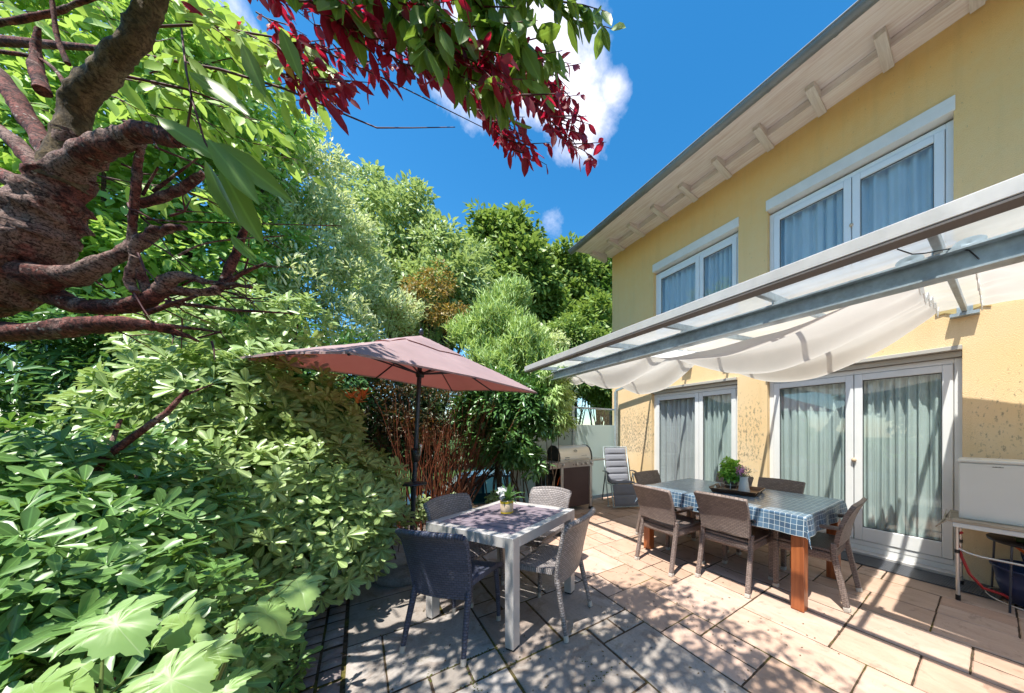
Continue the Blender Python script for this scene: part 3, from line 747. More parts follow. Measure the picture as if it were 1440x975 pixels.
# ------------------------------------------------------------------ dining armchairs (local: faces +y, origin on the floor under the seat)
def dining_chair():
    t = thing('dining_armchair', 'x', 'armchair', group='brown wicker armchairs around the dining table')
    W = M['wicker_brown']
    b = MB(); b.box(-.235, .235, -.20, .25, .355, .445, bev=.02)
    b.sheet(lambda u, v: (-.24 + .48 * u, -.20 + .45 * v, .452 - .012 * math.sin(PI * u) * math.sin(PI * v)), 6, 6, .018)
    b.build('seat', W, t)
    b = MB()
    def back(u, v):
        x = (-.235 + .47 * u) * (1 + .07 * v); y = -.215 - .03 * v - .085 * v * v - .012 * math.sin(PI * u)
        return (x, y, .50 + .355 * v - .006 * (2 * u - 1) ** 2)
    b.sheet(back, 10, 8, .034, uvs=lambda u, v: (.47 * u, .36 * v)); b.build('backrest', W, t)
    for s in (-1, 1):
        b = MB(); b.box(s * .235 - .022, s * .235 + .022, .205, .249, .03, .44, bev=.006); lg = b.build('leg', W, t)
        c = MB(); c.box(s * .235 - .0235, s * .235 + .0235, .2035, .2505, 0, .03, bev=.004); c.build('foot_cap', M['cap'], lg)
        b = MB(); b.bar((s * .232, -.20, .52), (s * .232, -.205, .40), .04, .04, bev=.006); b.bar((s * .232, -.205, .41), (s * .24, -.285, .03), .038, .042, bev=.006); lg = b.build('leg', W, t)
        c = MB(); c.bar((s * .24, -.2845, .032), (s * .2405, -.29, 0), .041, .045, bev=.004); c.build('foot_cap', M['cap'], lg)
        b = MB(); b.sheet(lambda u, v: (s * (.258 + .006 * math.sin(PI * u)) + .022 * math.cos(2 * PI * v), -.245 + .47 * u, .655 - .02 * u - .09 * max(0, u - .8) * 2 + .016 * math.sin(2 * PI * v)), 14, 10, 0)
        b.box(s * .235 - .02, s * .235 + .02, .205, .245, .44, .635, bev=.006); b.build('armrest', W, t)
    return t
dc = dining_chair(); index_kids(dc)
def place(proto, first, x, y, ang, label):
    o = proto if first else copy_tree(proto)
    o.location = (x, y, 0); o.rotation_euler = (0, 0, ang - PI / 2); o['label'] = label; return o
# ang = heading the sitter faces
def back_at(x, y, ang, off): return (x + math.cos(ang) * off, y + math.sin(ang) * off)
DCs = [((2.765, 1.53), 0.02, "brown wicker armchair with its back to the camera at the middle of the near side"),
       ((2.56, 2.17), -0.03, 'brown wicker armchair on the near side of the dining table, farther from the camera'),
       ((3.37, .74), R(93), 'brown wicker armchair at the right head of the table, before the wide terrace door'),
       ((4.05, 1.56), R(180), 'brown wicker armchair on the window side of the table, right of the flower vase'),
       ((4.02, 2.12), R(176), 'brown wicker armchair on the window side, mostly hidden behind the flower vase'),
       ((3.36, 3.0), R(-88), 'brown wicker armchair at the far head of the table next to the grey lounger')]
for i, ((x, y), a, lab) in enumerate(DCs):
    off = .22 if i < 2 else .27; c = back_at(x, y, a, off); place(dc, i == 0, c[0], c[1], a, lab)

# ------------------------------------------------------------------ armless wicker chairs at the small table
def bistro_chair(kind, col):
    t = thing('wicker_chair', 'x', 'chair', group='armless wicker chairs around the small table')
    W = M[col]
    b = MB()
    def seat(u, v):
        x = (2 * u - 1) * (.205 + .02 * v); y = -.20 + .43 * v
        z = .445 - .02 * math.sin(PI * u) * (1 - .5 * v) - .045 * max(0, v - .8) * 5 * max(0, v - .8) * 5
        return (x, y, z)
    b.sheet(seat, 10, 12, .035, uvs=lambda u, v: (.43 * u, .45 * v)); b.build('seat', W, t)
    b = MB()
    def back(u, v):
        q = 2 * u - 1
        x = q * (.205 + .035 * v ** .8); y = -.195 - .12 * v ** 1.3 + .055 * q * q * (.4 + .6 * v) - (.02 * max(0, v - .9) * 10) 
        return (x, y, .36 + .44 * v - .018 * q * q * v + .01 * v)
    b.sheet(back, 14, 12, .03, uvs=lambda u, v: (.45 * u, .45 * v))
    b.tube([Vector(back(i / 10, 1.)) + Vector((0, -.004, .004)) for i in range(11)], .021, 8)
    for u in (0., 1.): b.tube([Vector(back(u, i / 8)) for i in range(9)], .019, 8)
    b.build('backrest', W, t)
    for s in (-1, 1):
        b = MB(); b.tube([(s * .19, .17, .44), (s * .196, .19, .25), (s * .20, .20, .02)], [.021, .018, .015], 8); lg = b.build('leg', W, t)
        c = MB(); c.tube([(s * .20, .20, .035), (s * .20, .20, 0)], .018, 10); c.build('foot_cap', M['cap'], lg)
        b = MB(); b.tube([(s * .205, -.165, .46), (s * .212, -.20, .30), (s * .222, -.235, .15), (s * .23, -.262, .02)], [.022, .02, .018, .015], 8); lg = b.build('leg', W, t)
        c = MB(); c.tube([(s * .2285, -.257, .04), (s * .231, -.265, 0)], .018, 10); c.build('foot_cap', M['cap'], lg)
    return t
for kind, col, (x, y), a, lab in (
        ('a', 'wicker_dark', (.371, 2.145), math.atan2(.626, .78), 'charcoal wicker chair nearest the camera, light patch across its back'),
        ('b', 'wicker_grey', (1.335, 1.887), math.atan2(.849, -.528), 'grey wicker chair at the right side of the small table, side on'),
        ('c', 'wicker_grey', (.68, 3.08), R(-60), 'grey wicker chair behind the small table, beside the parasol pole'),
        ('d', 'wicker_grey', (1.65, 2.88), R(207), 'wicker chair on the far side of the small table, in front of the grill')):
    t = bistro_chair(kind, col); c = back_at(x, y, a, .262)
    t.location = (c[0], c[1], 0); t.rotation_euler = (0, 0, a - PI / 2); t['label'] = lab

# ------------------------------------------------------------------ small table
A = math.atan2(.393, .757)
st = thing('small_table', 'small square table with pale metal frame and purple grey slats', 'table', (.985, 2.455, 0), A)
h = .425; lw = .07; ht = .742
for sx in (-1, 1):
    for sy in (-1, 1):
        b = MB(); b.box(sx * h - (lw if sx > 0 else 0), sx * h + (lw if sx < 0 else 0), sy * h - (lw if sy > 0 else 0), sy * h + (lw if sy < 0 else 0), .012, ht, bev=.003)
        lg = b.build('leg', M['alu'], st)
        c = MB(); c.box(sx * (h - lw / 2) - .03, sx * (h - lw / 2) + .03, sy * (h - lw / 2) - .03, sy * (h - lw / 2) + .03, 0, .0115); c.build('foot_cap', M['black'], lg)
b = MB()
for s in (-1, 1):
    b.box(-h + lw + .001, h - lw - .001, s * h - (lw if s > 0 else 0), s * h + (lw if s < 0 else 0), ht - .075, ht - .001, bev=.003)
    b.box(s * h - (lw if s > 0 else 0), s * h + (lw if s < 0 else 0), -h + lw + .001, h - lw - .001, ht - .075, ht - .001, bev=.003)
b.build('frame', M['alu'], st)
b = MB(); n = 8; w = (2 * h - 2 * lw) / n
for k in range(n):
    x0 = -h + lw + k * w
    for a, c in ((-h + lw + .003, -.0015), (.0015, h - lw - .003)) if k % 8 == 9 else ((-h + lw + .003, h - lw - .003),):
        b.box(x0 + .007, x0 + w - .007, a, c, ht - .022, ht - .003, bev=.002)
b.build('slats', mat_wood('purple_grey_boards', (.17, .135, .165), (.29, .24, .28), 1, .6), st)

# plant on the small table
pt = thing('potted_plant', 'white flowering plant in a cream pot with a yellow band, on the small table', 'potted plant', (1.02, 2.52, ht))
b = MB(); b.lathe([(0, 0), (.048, 0), (.052, .005), (.055, .11), (.05, .112), (.047, .09), (0, .088)], seg=28); b.build('pot', M['cream'], pt)
b = MB(); b.lathe([(.0535, .004), (.0535, .016)], seg=28); b.build('pot_band', M['yellow'], pt); b = MB(); b.lathe([(.0562, .088), (.0565, .108)], seg=28); b.build('pot_band', M['yellow'], pt)

# ------------------------------------------------------------------ dining table
TX0, TX1, TY0, TY1 = 2.815, 3.80, .90, 2.62; TZ = .765
dt = thing('dining_table', 'long dining table with thick red wooden legs', 'table', ((TX0 + TX1) / 2, (TY0 + TY1) / 2, 0))
DM = Matrix.Translation((-(TX0 + TX1) / 2, -(TY0 + TY1) / 2, 0))
for x in (TX0 + .055, TX1 - .055):
    for y in (TY0 + .055, TY1 - .055):
        b = MB(); b.box(x - .047, x + .047, y - .047, y + .047, 0, TZ - .03, bev=.006); b.build('leg', M['teak'], dt, DM)
b = MB(); b.box(TX0, TX1, TY0, TY1, TZ - .03, TZ - .003, bev=.004); b.build('tabletop', M['teak'], dt, DM)
b = MB()
for y in (TY0 + .03, TY1 - .055): b.box(TX0 + .103, TX1 - .103, y, y + .025, TZ - .12, TZ - .031)
for x in (TX0 + .03, TX1 - .055): b.box(x, x + .025, TY0 + .103, TY1 - .103, TZ - .12, TZ - .031)
b.build('apron', M['teak'], dt, DM)
ov = .165
LX, LY = TX1 - TX0 + 2 * ov, TY1 - TY0 + 2 * ov
def drape(u, v):
    a = u * LX - ov; c = v * LY - ov; W_, D_ = TX1 - TX0, TY1 - TY0
    oa = max(0, -a, a - W_); oc = max(0, -c, c - D_); sa = -1 if a < 0 else 1; sc = -1 if c < 0 else 1
    ac = min(max(a, 0), W_); cc = min(max(c, 0), D_)
    drop = math.hypot(oa, oc); 
    fl = .10 * (1 - math.exp(-drop * 9))
    rip = .010 * math.sin((c if oa > oc else a) * 21) * min(1, drop / .1)
    z = TZ + .002 - max(0, drop - .012)
    corner = min(oa, oc) / ov
    dx = (oa * .10 + .012 * (oa > 0) + rip * (oa > oc) + .10 * corner * ov * 2.2) * sa * (1 if oa > 0 else 0)
    dy = (oc * .10 + .012 * (oc > 0) + rip * (oc >= oa) + .10 * corner * ov * 2.2) * sc * (1 if oc > 0 else 0)
    # gathers of the loose cloth on top
    top = .0022 * math.sin(a * 9 + 2 * math.sin(c * 3)) * (1 if drop == 0 else 0)
    return (TX0 + ac + dx, TY0 + cc + dy, z + top + .0006)
b = MB(); b.sheet(drape, 92, 140, .0015, uvs=lambda u, v: (u * LX, v * LY))
tag(b.build('tablecloth', M['oilcloth']), 'blue checked oilcloth with thin white lines over the dining table', 'tablecloth')
tz = TZ + .006
# tray, herb pot, vase
tr = thing('serving_tray', 'dark wooden tray with cut out handles under the herbs and vase', 'tray', (3.36, 1.72, tz), R(12))
b = MB(); b.box(-.15, .15, -.21, .21, 0, .012, bev=.003); b.build('tray_base', M['tray'], tr)
b = MB()
for s in (-1, 1):
    b.add([(s * .15, -.21, .0), (s * .15, .21, .0), (s * .185, .235, .045), (s * .185, -.235, .045), (s * .162, -.21, .0), (s * .162, .21, .0), (s * .197, .235, .045), (s * .197, -.235, .045)],
          [(0, 1, 2, 3), (7, 6, 5, 4), (0, 4, 5, 1), (3, 2, 6, 7), (0, 3, 7, 4), (1, 5, 6, 2)])
    for (xa, xb) in ((-.15, -.05), (.05, .15)):
        b.add([(xa, s * .21, 0), (xb, s * .21, 0), (xb, s * .243, .05), (xa, s * .243, .05), (xa, s * .222, 0), (xb, s * .222, 0), (xb, s * .255, .05), (xa, s * .255, .05)],
              [(0, 1, 2, 3), (7, 6, 5, 4), (0, 4, 5, 1), (3, 2, 6, 7), (0, 3, 7, 4), (1, 5, 6, 2)])
    for z0, z1 in ((0, .016), (.038, .05)):
        f = lambda z: s * (.21 + .033 * z / .05)
        b.add([(-.05, f(z0), z0), (.05, f(z0), z0), (.05, f(z1), z1), (-.05, f(z1), z1), (-.05, f(z0) + s * .012, z0), (.05, f(z0) + s * .012, z0), (.05, f(z1) + s * .012, z1), (-.05, f(z1) + s * .012, z1)],
              [(0, 1, 2, 3), (7, 6, 5, 4), (0, 4, 5, 1), (3, 2, 6, 7)])
b.build('tray_rim', M['tray'], tr)
hp = thing('herb_pot', 'bushy basil in a metal pot on a small stand, left on the tray', 'herb pot', (3.37, 1.79, tz + .014))
b = MB(); b.lathe([(0, .02), (.06, .02), (.072, .11), (.076, .112), (.072, .104), (.06, .09), (0, .09)], seg=24); b.build('pot', M['zincpot'], hp)
b = MB()
for k in range(4):
    a = k * PI / 2 + .4; b.tube([(.085 * math.cos(a), .085 * math.sin(a), 0), (.08 * math.cos(a), .08 * math.sin(a), .085), (.06 * math.cos(a), .06 * math.sin(a), .10)], .004, 6)
b.tube([(.082 * math.cos(2 * PI * k / 20), .082 * math.sin(2 * PI * k / 20), .06) for k in range(21)], .004, 6, caps=False)
b.build('wire_stand', M['chrome'], hp)
vs_ = thing('flower_vase', 'white tapered vase with pink and white flowers, right on the tray', 'vase', (3.335, 1.63, tz + .014))
b = MB(); b.lathe([(0, 0), (.058, 0), (.06, .006), (.042, .12), (.040, .15), (.046, .168), (.043, .168), (.037, .15), (.04, .12), (.05, .01), (0, .008)], seg=28); b.build('vase_body', M['white_ceramic'], vs_)

# ------------------------------------------------------------------ parasol
BX, BY = .415, 3.57
pa = thing('parasol', 'dusty pink rectangular parasol on a dark blue pole beside the hedge', 'parasol', (BX, BY, 0))
b = MB(); b.lathe([(0, .0), (.285, .0), (.29, .012), (.29, .062), (.28, .075), (.04, .08), (0, .08)], seg=48); b.build('base', M['stone_grey'], pa)
b = MB(); b.lathe([(.03, .075), (.03, .36), (.026, .365), (0, .365)], seg=20); b.build('pole_socket', M['alu_brown'], pa)
top = Vector((.10, 0, 2.40)); 
def onp(z): return Vector((.10 * z / 2.4, 0, z))
b = MB(); b.tube([onp(.1), onp(2.38)], .0215, 16); b.build('pole', M['gunmetal'], pa)
b = MB(); p = onp(.90); b.lathe([(0, -.02), (.03, -.022), (.055, -.014), (.115, -.004), (.12, .004), (.115, .012), (.05, .018), (.032, .03), (0, .03)], c=p, seg=36); b.build('pole_tray', M['gunmetal'], pa)
b = MB(); p = onp(1.20); b.lathe([(0, -.07), (.027, -.07), (.04, -.05), (.042, .04), (.03, .07), (0, .07)], c=p, seg=20); cb = b.build('crank_box', M['black'], pa)
q = MB(); q.tube([p + Vector((0, -.03, .0)), p + Vector((.03, -.07, 0)), p + Vector((.035, -.075, .07))], .009, 8); q.lathe([(0, 0), (.016, 0), (.016, .04), (0, .045)], c=p + Vector((.035, -.075, .07)), seg=12); q.build('crank_handle', M['chrome'], cb)
# canopy: long axis along the direction nd_, half sizes 1.07 x 0.735
dl = Vector((.388 * RT[0] + .922 * FW[0], .388 * RT[1] + .922 * FW[1], 0)); ds = Vector((-dl.y, dl.x, 0))
C0 = Vector((.10, -.015, 0)); HL, HS = 1.08, .72; ZR, ZA = 1.985, 2.40
def canopy_pt(u, v, dz=0.):
    a = 2 * u - 1; c = 2 * v - 1
    m = max(abs(a), abs(c))
    z = ZA - (ZA - ZR) * m ** 1.12
    # scallop between ribs on the rim, cloth slack between ribs
    ang = math.atan2(c, a); k = abs(math.sin(2 * ang))
    z -= .018 * math.sin(PI * m) * (1 - k)
    z += (.022 * (1 - (abs(a * c))) * m * m if m > .5 else 0)
    tilt = .05 * c
    return C0 + dl * (a * HL) + ds * (c * HS) + Vector((0, 0, z + tilt + dz))
b = MB(); b.sheet(lambda u, v: canopy_pt(u, v), 32, 32, .003)
n = 32
rimpts = [(i / n, 0) for i in range(n)] + [(1, i / n) for i in range(n)] + [(1 - i / n, 1) for i in range(n)] + [(0, 1 - i / n) for i in range(n)]
rp = [canopy_pt(*q) for q in rimpts]
b.add([p for p in rp] + [p + Vector((0, 0, -.014)) for p in rp], [(k, (k + 1) % len(rp), len(rp) + (k + 1) % len(rp), len(rp) + k) for k in range(len(rp))], True)
cn_ = b.build('canopy', M['canopy'], pa)
b = MB(); b.sheet(lambda u, v: canopy_pt(.5 + (u - .5) * .30, .5 + (v - .5) * .34, .012 + .02 * (1 - max(abs(2 * u - 1), abs(2 * v - 1)))), 10, 10, .003); b.build('vent_cap', M['canopy'], cn_)
b = MB(); b.lathe([(0, 0), (.02, 0), (.022, .03), (.01, .06), (0, .065)], c=C0 + Vector((0, 0, ZA + .045)), seg=14); b.build('finial', M['gunmetal'], pa)
hub = C0 + Vector((-.012, 0, 2.03)); tp = C0 + Vector((0, 0, ZA - .03))
b = MB(); b.lathe([(0, -.03), (.035, -.03), (.04, .0), (.035, .03), (0, .03)], c=hub, seg=16); b.build('runner', M['black'], pa)
for (u, v) in ((0, 0), (1, 0), (1, 1), (0, 1), (.5, 0), (1, .5), (.5, 1), (0, .5)):
    b = MB(); m = 8
    b.tube([canopy_pt(.5 + (u - .5) * i / m, .5 + (v - .5) * i / m, -.018) for i in range(m + 1)], .008, 6)
    rb = b.build('rib', M['gunmetal'], pa)
    q = MB(); f = .5 if (u in (0, 1) and v in (0, 1)) else .55
    q.tube([hub, canopy_pt(.5 + (u - .5) * f, .5 + (v - .5) * f, -.022)], .008, 6); q.build('strut', M['gunmetal'], rb)

# ------------------------------------------------------------------ gas grill (front faces -y)
gr = thing('gas_grill', 'stainless gas grill with closed lid and side shelves by the screen', 'grill', (3.13, 4.72, 0))
b = MB(); b.box(-.28, .28, -.22, -.205, .10, .80, bev=.003); b.build('cabinet_door', M['brown_panel'], gr)
b = MB(); b.box(-.28, .28, .20, .21, .10, .80); b.box(.282, .29, -.20, .20, .10, .78); b.box(-.29, .29, -.2, .2, .09, .105); b.build('cabinet_shell', M['brown_panel'], gr)
for sx in (-1, 1):
    for sy in (-1, 1):
        b = MB(); b.box(sx * .315 - .028, sx * .315 + .028, sy * .215 - .018, sy * .215 + .018, .05, .80, bev=.004); lg = b.build('leg', M['chrome'], gr)
        c = MB(); c.box(sx * .315 - .035, sx * .315 + .035, sy * .215 - .03, sy * .215 + .03, .0, .05, bev=.01); c.build('foot', M['dark'], lg)
b = MB()
b.add([(-.56, -.235, .80), (.36, -.235, .80), (.36, -.25, .90), (-.56, -.25, .90), (-.56, -.20, .79), (.36, -.20, .79), (.36, -.20, .915), (-.56, -.20, .915)],
      [(0, 1, 2, 3), (4, 7, 6, 5), (3, 2, 6, 7), (0, 4, 5, 1), (0, 3, 7, 4), (1, 5, 6, 2)])
cp = b.build('control_panel', M['chrome'], gr)
for x in (-.30, -.02, .10, .20, .31):
    q = MB(); MM = Matrix.Translation((x, -.245, .855)) @ Matrix.Rotation(R(90), 4, 'X')
    q.lathe([(0, .035), (.018, .034), (.022, .028), (.024, .006), (.03, .0), (0, 0)], seg=18, M=MM); q.build('knob', M['chrome'], cp)
b = MB(); b.box(-.36, .36, -.20, .23, .80, .905, bev=.01); b.build('firebox', M['dark'], gr)
b = MB(); b.box(.362, .68, -.22, .20, .885, .915, bev=.008); b.build('side_shelf', M['chrome'], gr)
b = MB(); b.box(-.72, -.362, -.20, .20, .885, .915, bev=.008); b.build('side_shelf', M['chrome'], gr)
b = MB(); b.tube([(-.56, -.23, .87), (-.74, -.22, .86), (-.76, -.18, .86), (-.76, .14, .86), (-.72, .18, .87)], .011, 8); b.build('towel_rail', M['dark'], gr)
b = MB(); prof = [(-.20, .905), (-.205, .96), (-.185, 1.05), (-.13, 1.13), (-.04, 1.175), (.08, 1.18), (.18, 1.12), (.225, 1.0), (.225, .905)]
nv = len(prof); b.add([(x, y, z) for x in (-.335, .335) for y, z in prof], [(k + 1, k, nv + k, nv + k + 1) for k in range(nv - 1)], True)
hd = b.build('lid', M['steel'], gr)
for x0, x1 in ((-.36, -.336), (.336, .36)):
    b = MB()
    b.add([(x, y * (1.03), z + (.006 if z > .91 else 0)) for x in (x0, x1) for y, z in prof], [(k + 1, k, nv + k, nv + k + 1) for k in range(nv - 1)] + [tuple(range(nv)), tuple(range(2 * nv - 1, nv - 1, -1))])
    b.build('lid_end', M['dark'], hd)
b = MB(); b.tube([(-.24, -.215, .945), (-.24, -.25, .945), (.24, -.25, .945), (.24, -.215, .945)], .011, 8); b.build('lid_handle', M['chrome'], hd)
b = MB(); MM = Matrix.Translation((0, -.178, 1.085)) @ Matrix.Rotation(R(58), 4, 'X')
b.lathe([(.024, 0), (.030, .003), (.030, .0)], seg=24, M=MM @ Matrix.Diagonal((1.25, .85, 1, 1))); b.lathe([(.012, 0), (.016, .003), (.016, 0)], seg=18, M=MM @ Matrix.Diagonal((1.2, .8, 1, 1))); b.build('badge', M['text'], hd)
b = MB()
for k in range(5): b.box(-.235 + .018 * k, -.222 + .018 * k, -.2085, -.2055, .968, .98)
for k in range(7): b.box(.12 + .018 * k, .133 + .018 * k, -.2025, -.2005, .995, 1.001)
b.build('lid_lettering', M['text'], hd)
b = MB(); b.tube([(-.30, -.21, .80), (-.32, -.22, .70), (-.36, -.20, .62), (-.37, -.16, .50)], .007, 6); b.build('gas_hose', M['orange'], gr)
b = MB()
for x in (-.55, -.47, -.41): b.box(x - .006, x + .006, -.05, .05, .30, .72)
b.box(-.66, -.36, -.10, -.09, .70, .72); b.box(-.66, -.36, -.1, .1, .28, .30); b.box(-.66, -.64, -.1, .1, .0, .88); b.build('bottle_rack', M['dark'], gr)

# ------------------------------------------------------------------ folding lounger
lo = thing('folding_lounger', 'grey padded folding lounger with footrest between grill and table', 'lounger', (4.13, 4.42, 0), R(-27))
def pad(name, p0, p1, w, n, th=.05):
    p0 = Vector(p0); p1 = Vector(p1); d = (p1 - p0); nrm = Vector((0, -d.z, d.y)).normalized()
    if nrm.z < 0: nrm = -nrm
    b = MB()
    for k in range(n):
        a = p0 + d * (k / n + .008); c = p0 + d * ((k + 1) / n - .008)
        def f(u, v, a=a, c=c):
            e = min(1, 5 * min(u, 1 - u)) ** .5 * min(1, 4 * min(v, 1 - v)) ** .5
            return a + (c - a) * v + Vector((w * (u - .5), 0, 0)) + nrm * (th * .55 * e)
        b.sheet(f, 12, 8, .02)
    b.sheet(lambda u, v: p0 + d * v + Vector((w * (u - .5), 0, 0)) - nrm * .004, 2, 2, .012)
    return b.build(name, M['grey_fabric'], lo)
pad('back_pad', (0, .22, .43), (0, .46, 1.08), .44, 5)
pad('seat_pad', (0, -.20, .45), (0, .20, .42), .44, 2)
pad('footrest_pad', (0, -.40, .06), (0, -.22, .43), .44, 2)
b = MB()
for s in (-1, 1):
    x = s * .25
    b.tube([(x, -.40, .05), (x, -.21, .44), (x, .20, .40), (x, .47, 1.10)], .012, 8)
b.tube([(-.25, .47, 1.10), (.25, .47, 1.10)], .012, 8); b.tube([(-.25, -.40, .05), (.25, -.40, .05)], .012, 8)
b.build('frame', M['galv'], lo)
for s in (-1, 1):
    x = s * .285
    b = MB(); b.tube([(x, -.16, .02), (x, .12, .60)], .012, 8); lg = b.build('leg', M['galv'], lo)
    b = MB(); b.tube([(x, .40, .02), (x, .12, .60)], .012, 8); b.build('leg', M['gunmetal'], lo)
    b = MB(); b.sheet(lambda u, v: (x + .028 * math.cos(2 * PI * v), -.14 + .42 * u, .625 + .02 * math.sin(PI * u) + .012 * math.sin(2 * PI * v)), 10, 10); b.build('armrest', M['gunmetal'], lo)
    b = MB(); b.box(x - .03, x + .03, -.19, -.13, 0, .03, bev=.008); b.build('foot', M['chrome'], lo)

# ------------------------------------------------------------------ side table with white box and the things beneath
sx0, sx1, sy0, sy1 = 4.09, 4.56, -.95, .23; hz = .655
sdt = thing('folding_side_table', 'folding table with grey board top and shiny tube legs against the yellow wall', 'side table', ((sx0 + sx1) / 2, (sy0 + sy1) / 2, 0))
SM = Matrix.Translation((-(sx0 + sx1) / 2, -(sy0 + sy1) / 2, 0))
b = MB(); b.box(sx0 - .015, sx1, sy0, sy1 + .03, hz + .012, hz + .035, bev=.003)
b.build('tabletop', M['board'], sdt, SM)
b = MB(); b.box(sx0 - .008, sx1 - .01, sy0 + .01, sy1 - .01, hz - .03, hz + .010, bev=.003); b.build('apron', M['enamel'], sdt, SM)
b = MB(); b.add([(sx0 + .0, sy1 + .03, hz + .03), (sx0 + .14, sy1 + .03, hz + .10), (sx0 + .18, sy1 + .05, hz + .02), (sx0 - .04, sy1 + .08, hz - .05), (sx0 + .02, sy1 + .06, hz - .03)], [(0, 1, 2), (0, 2, 4), (0, 4, 3)])
b.sheet(lambda u, v: (sx0 - .03 + .16 * u, sy1 + .005 + .08 * v * (1 - .5 * u), hz + .03 - .08 * v + .06 * u), 3, 3, .006); b.build('cloth_corner', M['board'], sdt, SM)
for x in (sx0 + .02, sx1 - .04):
    for y in (sy0 + .05, sy1 - .04):
        b = MB(); b.tube([(x, y, .02), (x + .004, y + .008, hz - .02)], .0125, 12); lg = b.build('leg', M['chrome'], sdt, SM)
        c = MB(); c.tube([(x, y, .0), (x, y, .045)], .016, 12); c.tube([(x + .003, y + .005, .40), (x + .003, y + .005, .43)], .0155, 12); c.build('leg_cap', M['black'], lg, SM)
b = MB(); y = sy1 - .04
b.tube([(sx0 + .025, y, .44), (sx0 + .01, y - .05, .42), (sx0 + .005, y - .12, .41), (sx0 + .005, sy0 + .15, .41), (sx0 + .01, sy0 + .08, .42), (sx0 + .025, sy0 + .05, .44)], .009, 10); b.build('brace_tube', M['chrome'], sdt, SM)
wb = thing('white_metal_box', 'large white enamel box with a small dark maker\'s mark, on the side table', 'box', (4.33, -.33, hz + .036))
b = MB(); b.box(-.165, .19, -.52, .52, .0, .485, bev=.008); b.build('box_body', M['enamel'], wb)
b = MB(); b.box(-.175, .195, -.53, .53, .487, .512, bev=.006); b.build('lid', M['enamel'], wb)
b = MB()
for k in range(9): b.box(-.1675, -.1652, .342 - .006 * k - .0045, .342 - .006 * k, .455, .462 - (.002 if k % 3 == 1 else 0))
b.build('lettering', M['text'], wb)
bk = thing('blue_bucket', 'dark blue plastic bucket under the side table', 'bucket', (4.40, -.17, .03))
b = MB(); b.lathe([(0, 0), (.13, 0), (.165, .13), (.172, .15), (.168, .16), (.19, .27), (.202, .275), (.204, .285), (.196, .288), (.18, .27), (.12, .012), (0, .01)], seg=32); b.build('bucket_body', M['navy'], bk)
b = MB(); b.tube([(.2 * math.cos(a), .2 * math.sin(a) * .2, .27 + .0 + .13 * math.sin(a)) for a in [PI * k / 14 for k in range(15)]], .005, 6); b.build('handle', M['navy'], bk)
ps = thing('plant_stand', 'low round metal stand with dark top, under the side table', 'stand', (4.36, -.20, 0))
b = MB(); b.lathe([(0, .53), (.245, .53), (.25, .545), (.245, .55), (0, .542)], seg=36); b.build('stand_top', M['dark'], ps)
for k in range(4):
    a = PI / 4 + k * PI / 2 + .25; b = MB(); b.tube([(.235 * math.cos(a), .235 * math.sin(a), .53), (.255 * math.cos(a), .255 * math.sin(a), .0)], .007, 8); b.build('leg', M['gunmetal'], ps)
b = MB(); b.tube([(.25 * math.cos(2 * PI * k / 28), .25 * math.sin(2 * PI * k / 28), .06) for k in range(29)], .005, 6, caps=False); b.build('ring', M['chrome'], ps)
gt = thing('green_tray', 'dark green plastic tray on the low metal stand', 'tray', (4.37, -.30, .552))
b = MB(); b.box(-.13, .13, -.2, .2, 0, .03, bev=.006); b.box(-.14, .14, -.21, .21, .032, .04, bev=.003); b.build('tray_body', M['green_plastic'], gt)
b = MB(); b.tube([(4.12, .17, .58), (4.16, .20, .55), (4.17, .20, .48), (4.14, .17, .36), (4.13, .13, .24), (4.16, .06, .14), (4.24, -.04, .10), (4.38, -.10, .02)], .011, 8)
tag(b.build('red_hose', M['red']), 'red garden hose looped behind the side table leg', 'hose')
b = MB(); b.tube([(4.57, -.10, .45), (4.55, -.18, .38), (4.56, -.28, .42), (4.55, -.33, .30), (4.57, -.22, .24)], .012, 8); tag(b.build('orange_hose', M['orange']), 'bright orange hose loop on the wall above the blue bucket', 'hose')

# door mat
b = MB()
def matf(u, v):
    cx, cy = 4.50, .60; hx, hy = .165, .64
    a = 2 * u - 1; c = 2 * v - 1
    return (cx + hx * a, cy + hy * c - .02 * a, .008 + .010 * max(0, a - .6) + .003 * math.sin(6 * c) * abs(a) + .004 * max(0, abs(c) - .9) * 10)
b.sheet(matf, 12, 48, .009, uvs=lambda u, v: (u * .34, v * 1.28))
tag(b.build('door_mat', M['mat']), 'long ribbed grey rubber mat in front of the wide terrace door', 'door mat')

# brown pot beside the grill, small stones
bp = thing('terracotta_pot', 'dark brown plant pot under the laurel beside the grill', 'plant pot', (2.02, 4.42, 0))
b = MB(); b.lathe([(0, 0), (.10, 0), (.135, .20), (.145, .20), (.145, .24), (.13, .24), (.125, .2), (0, .19)], seg=28); b.build('pot', M['terracotta'], bp)
cs = thing('white_basket', 'small white covered stool partly hidden behind the small table', 'stool', (1.35, 4.15, 0))
b = MB(); b.lathe([(0, .0), (.13, .0), (.16, .12), (.165, .28), (.14, .34), (.06, .37), (0, .375)], seg=24); b.build('stool_body', M['white_ceramic'], cs)
b = MB(); b.lathe([(.166, .20), (.169, .21), (.166, .22)], seg=24); b.build('stool_band', M['alu'], cs)

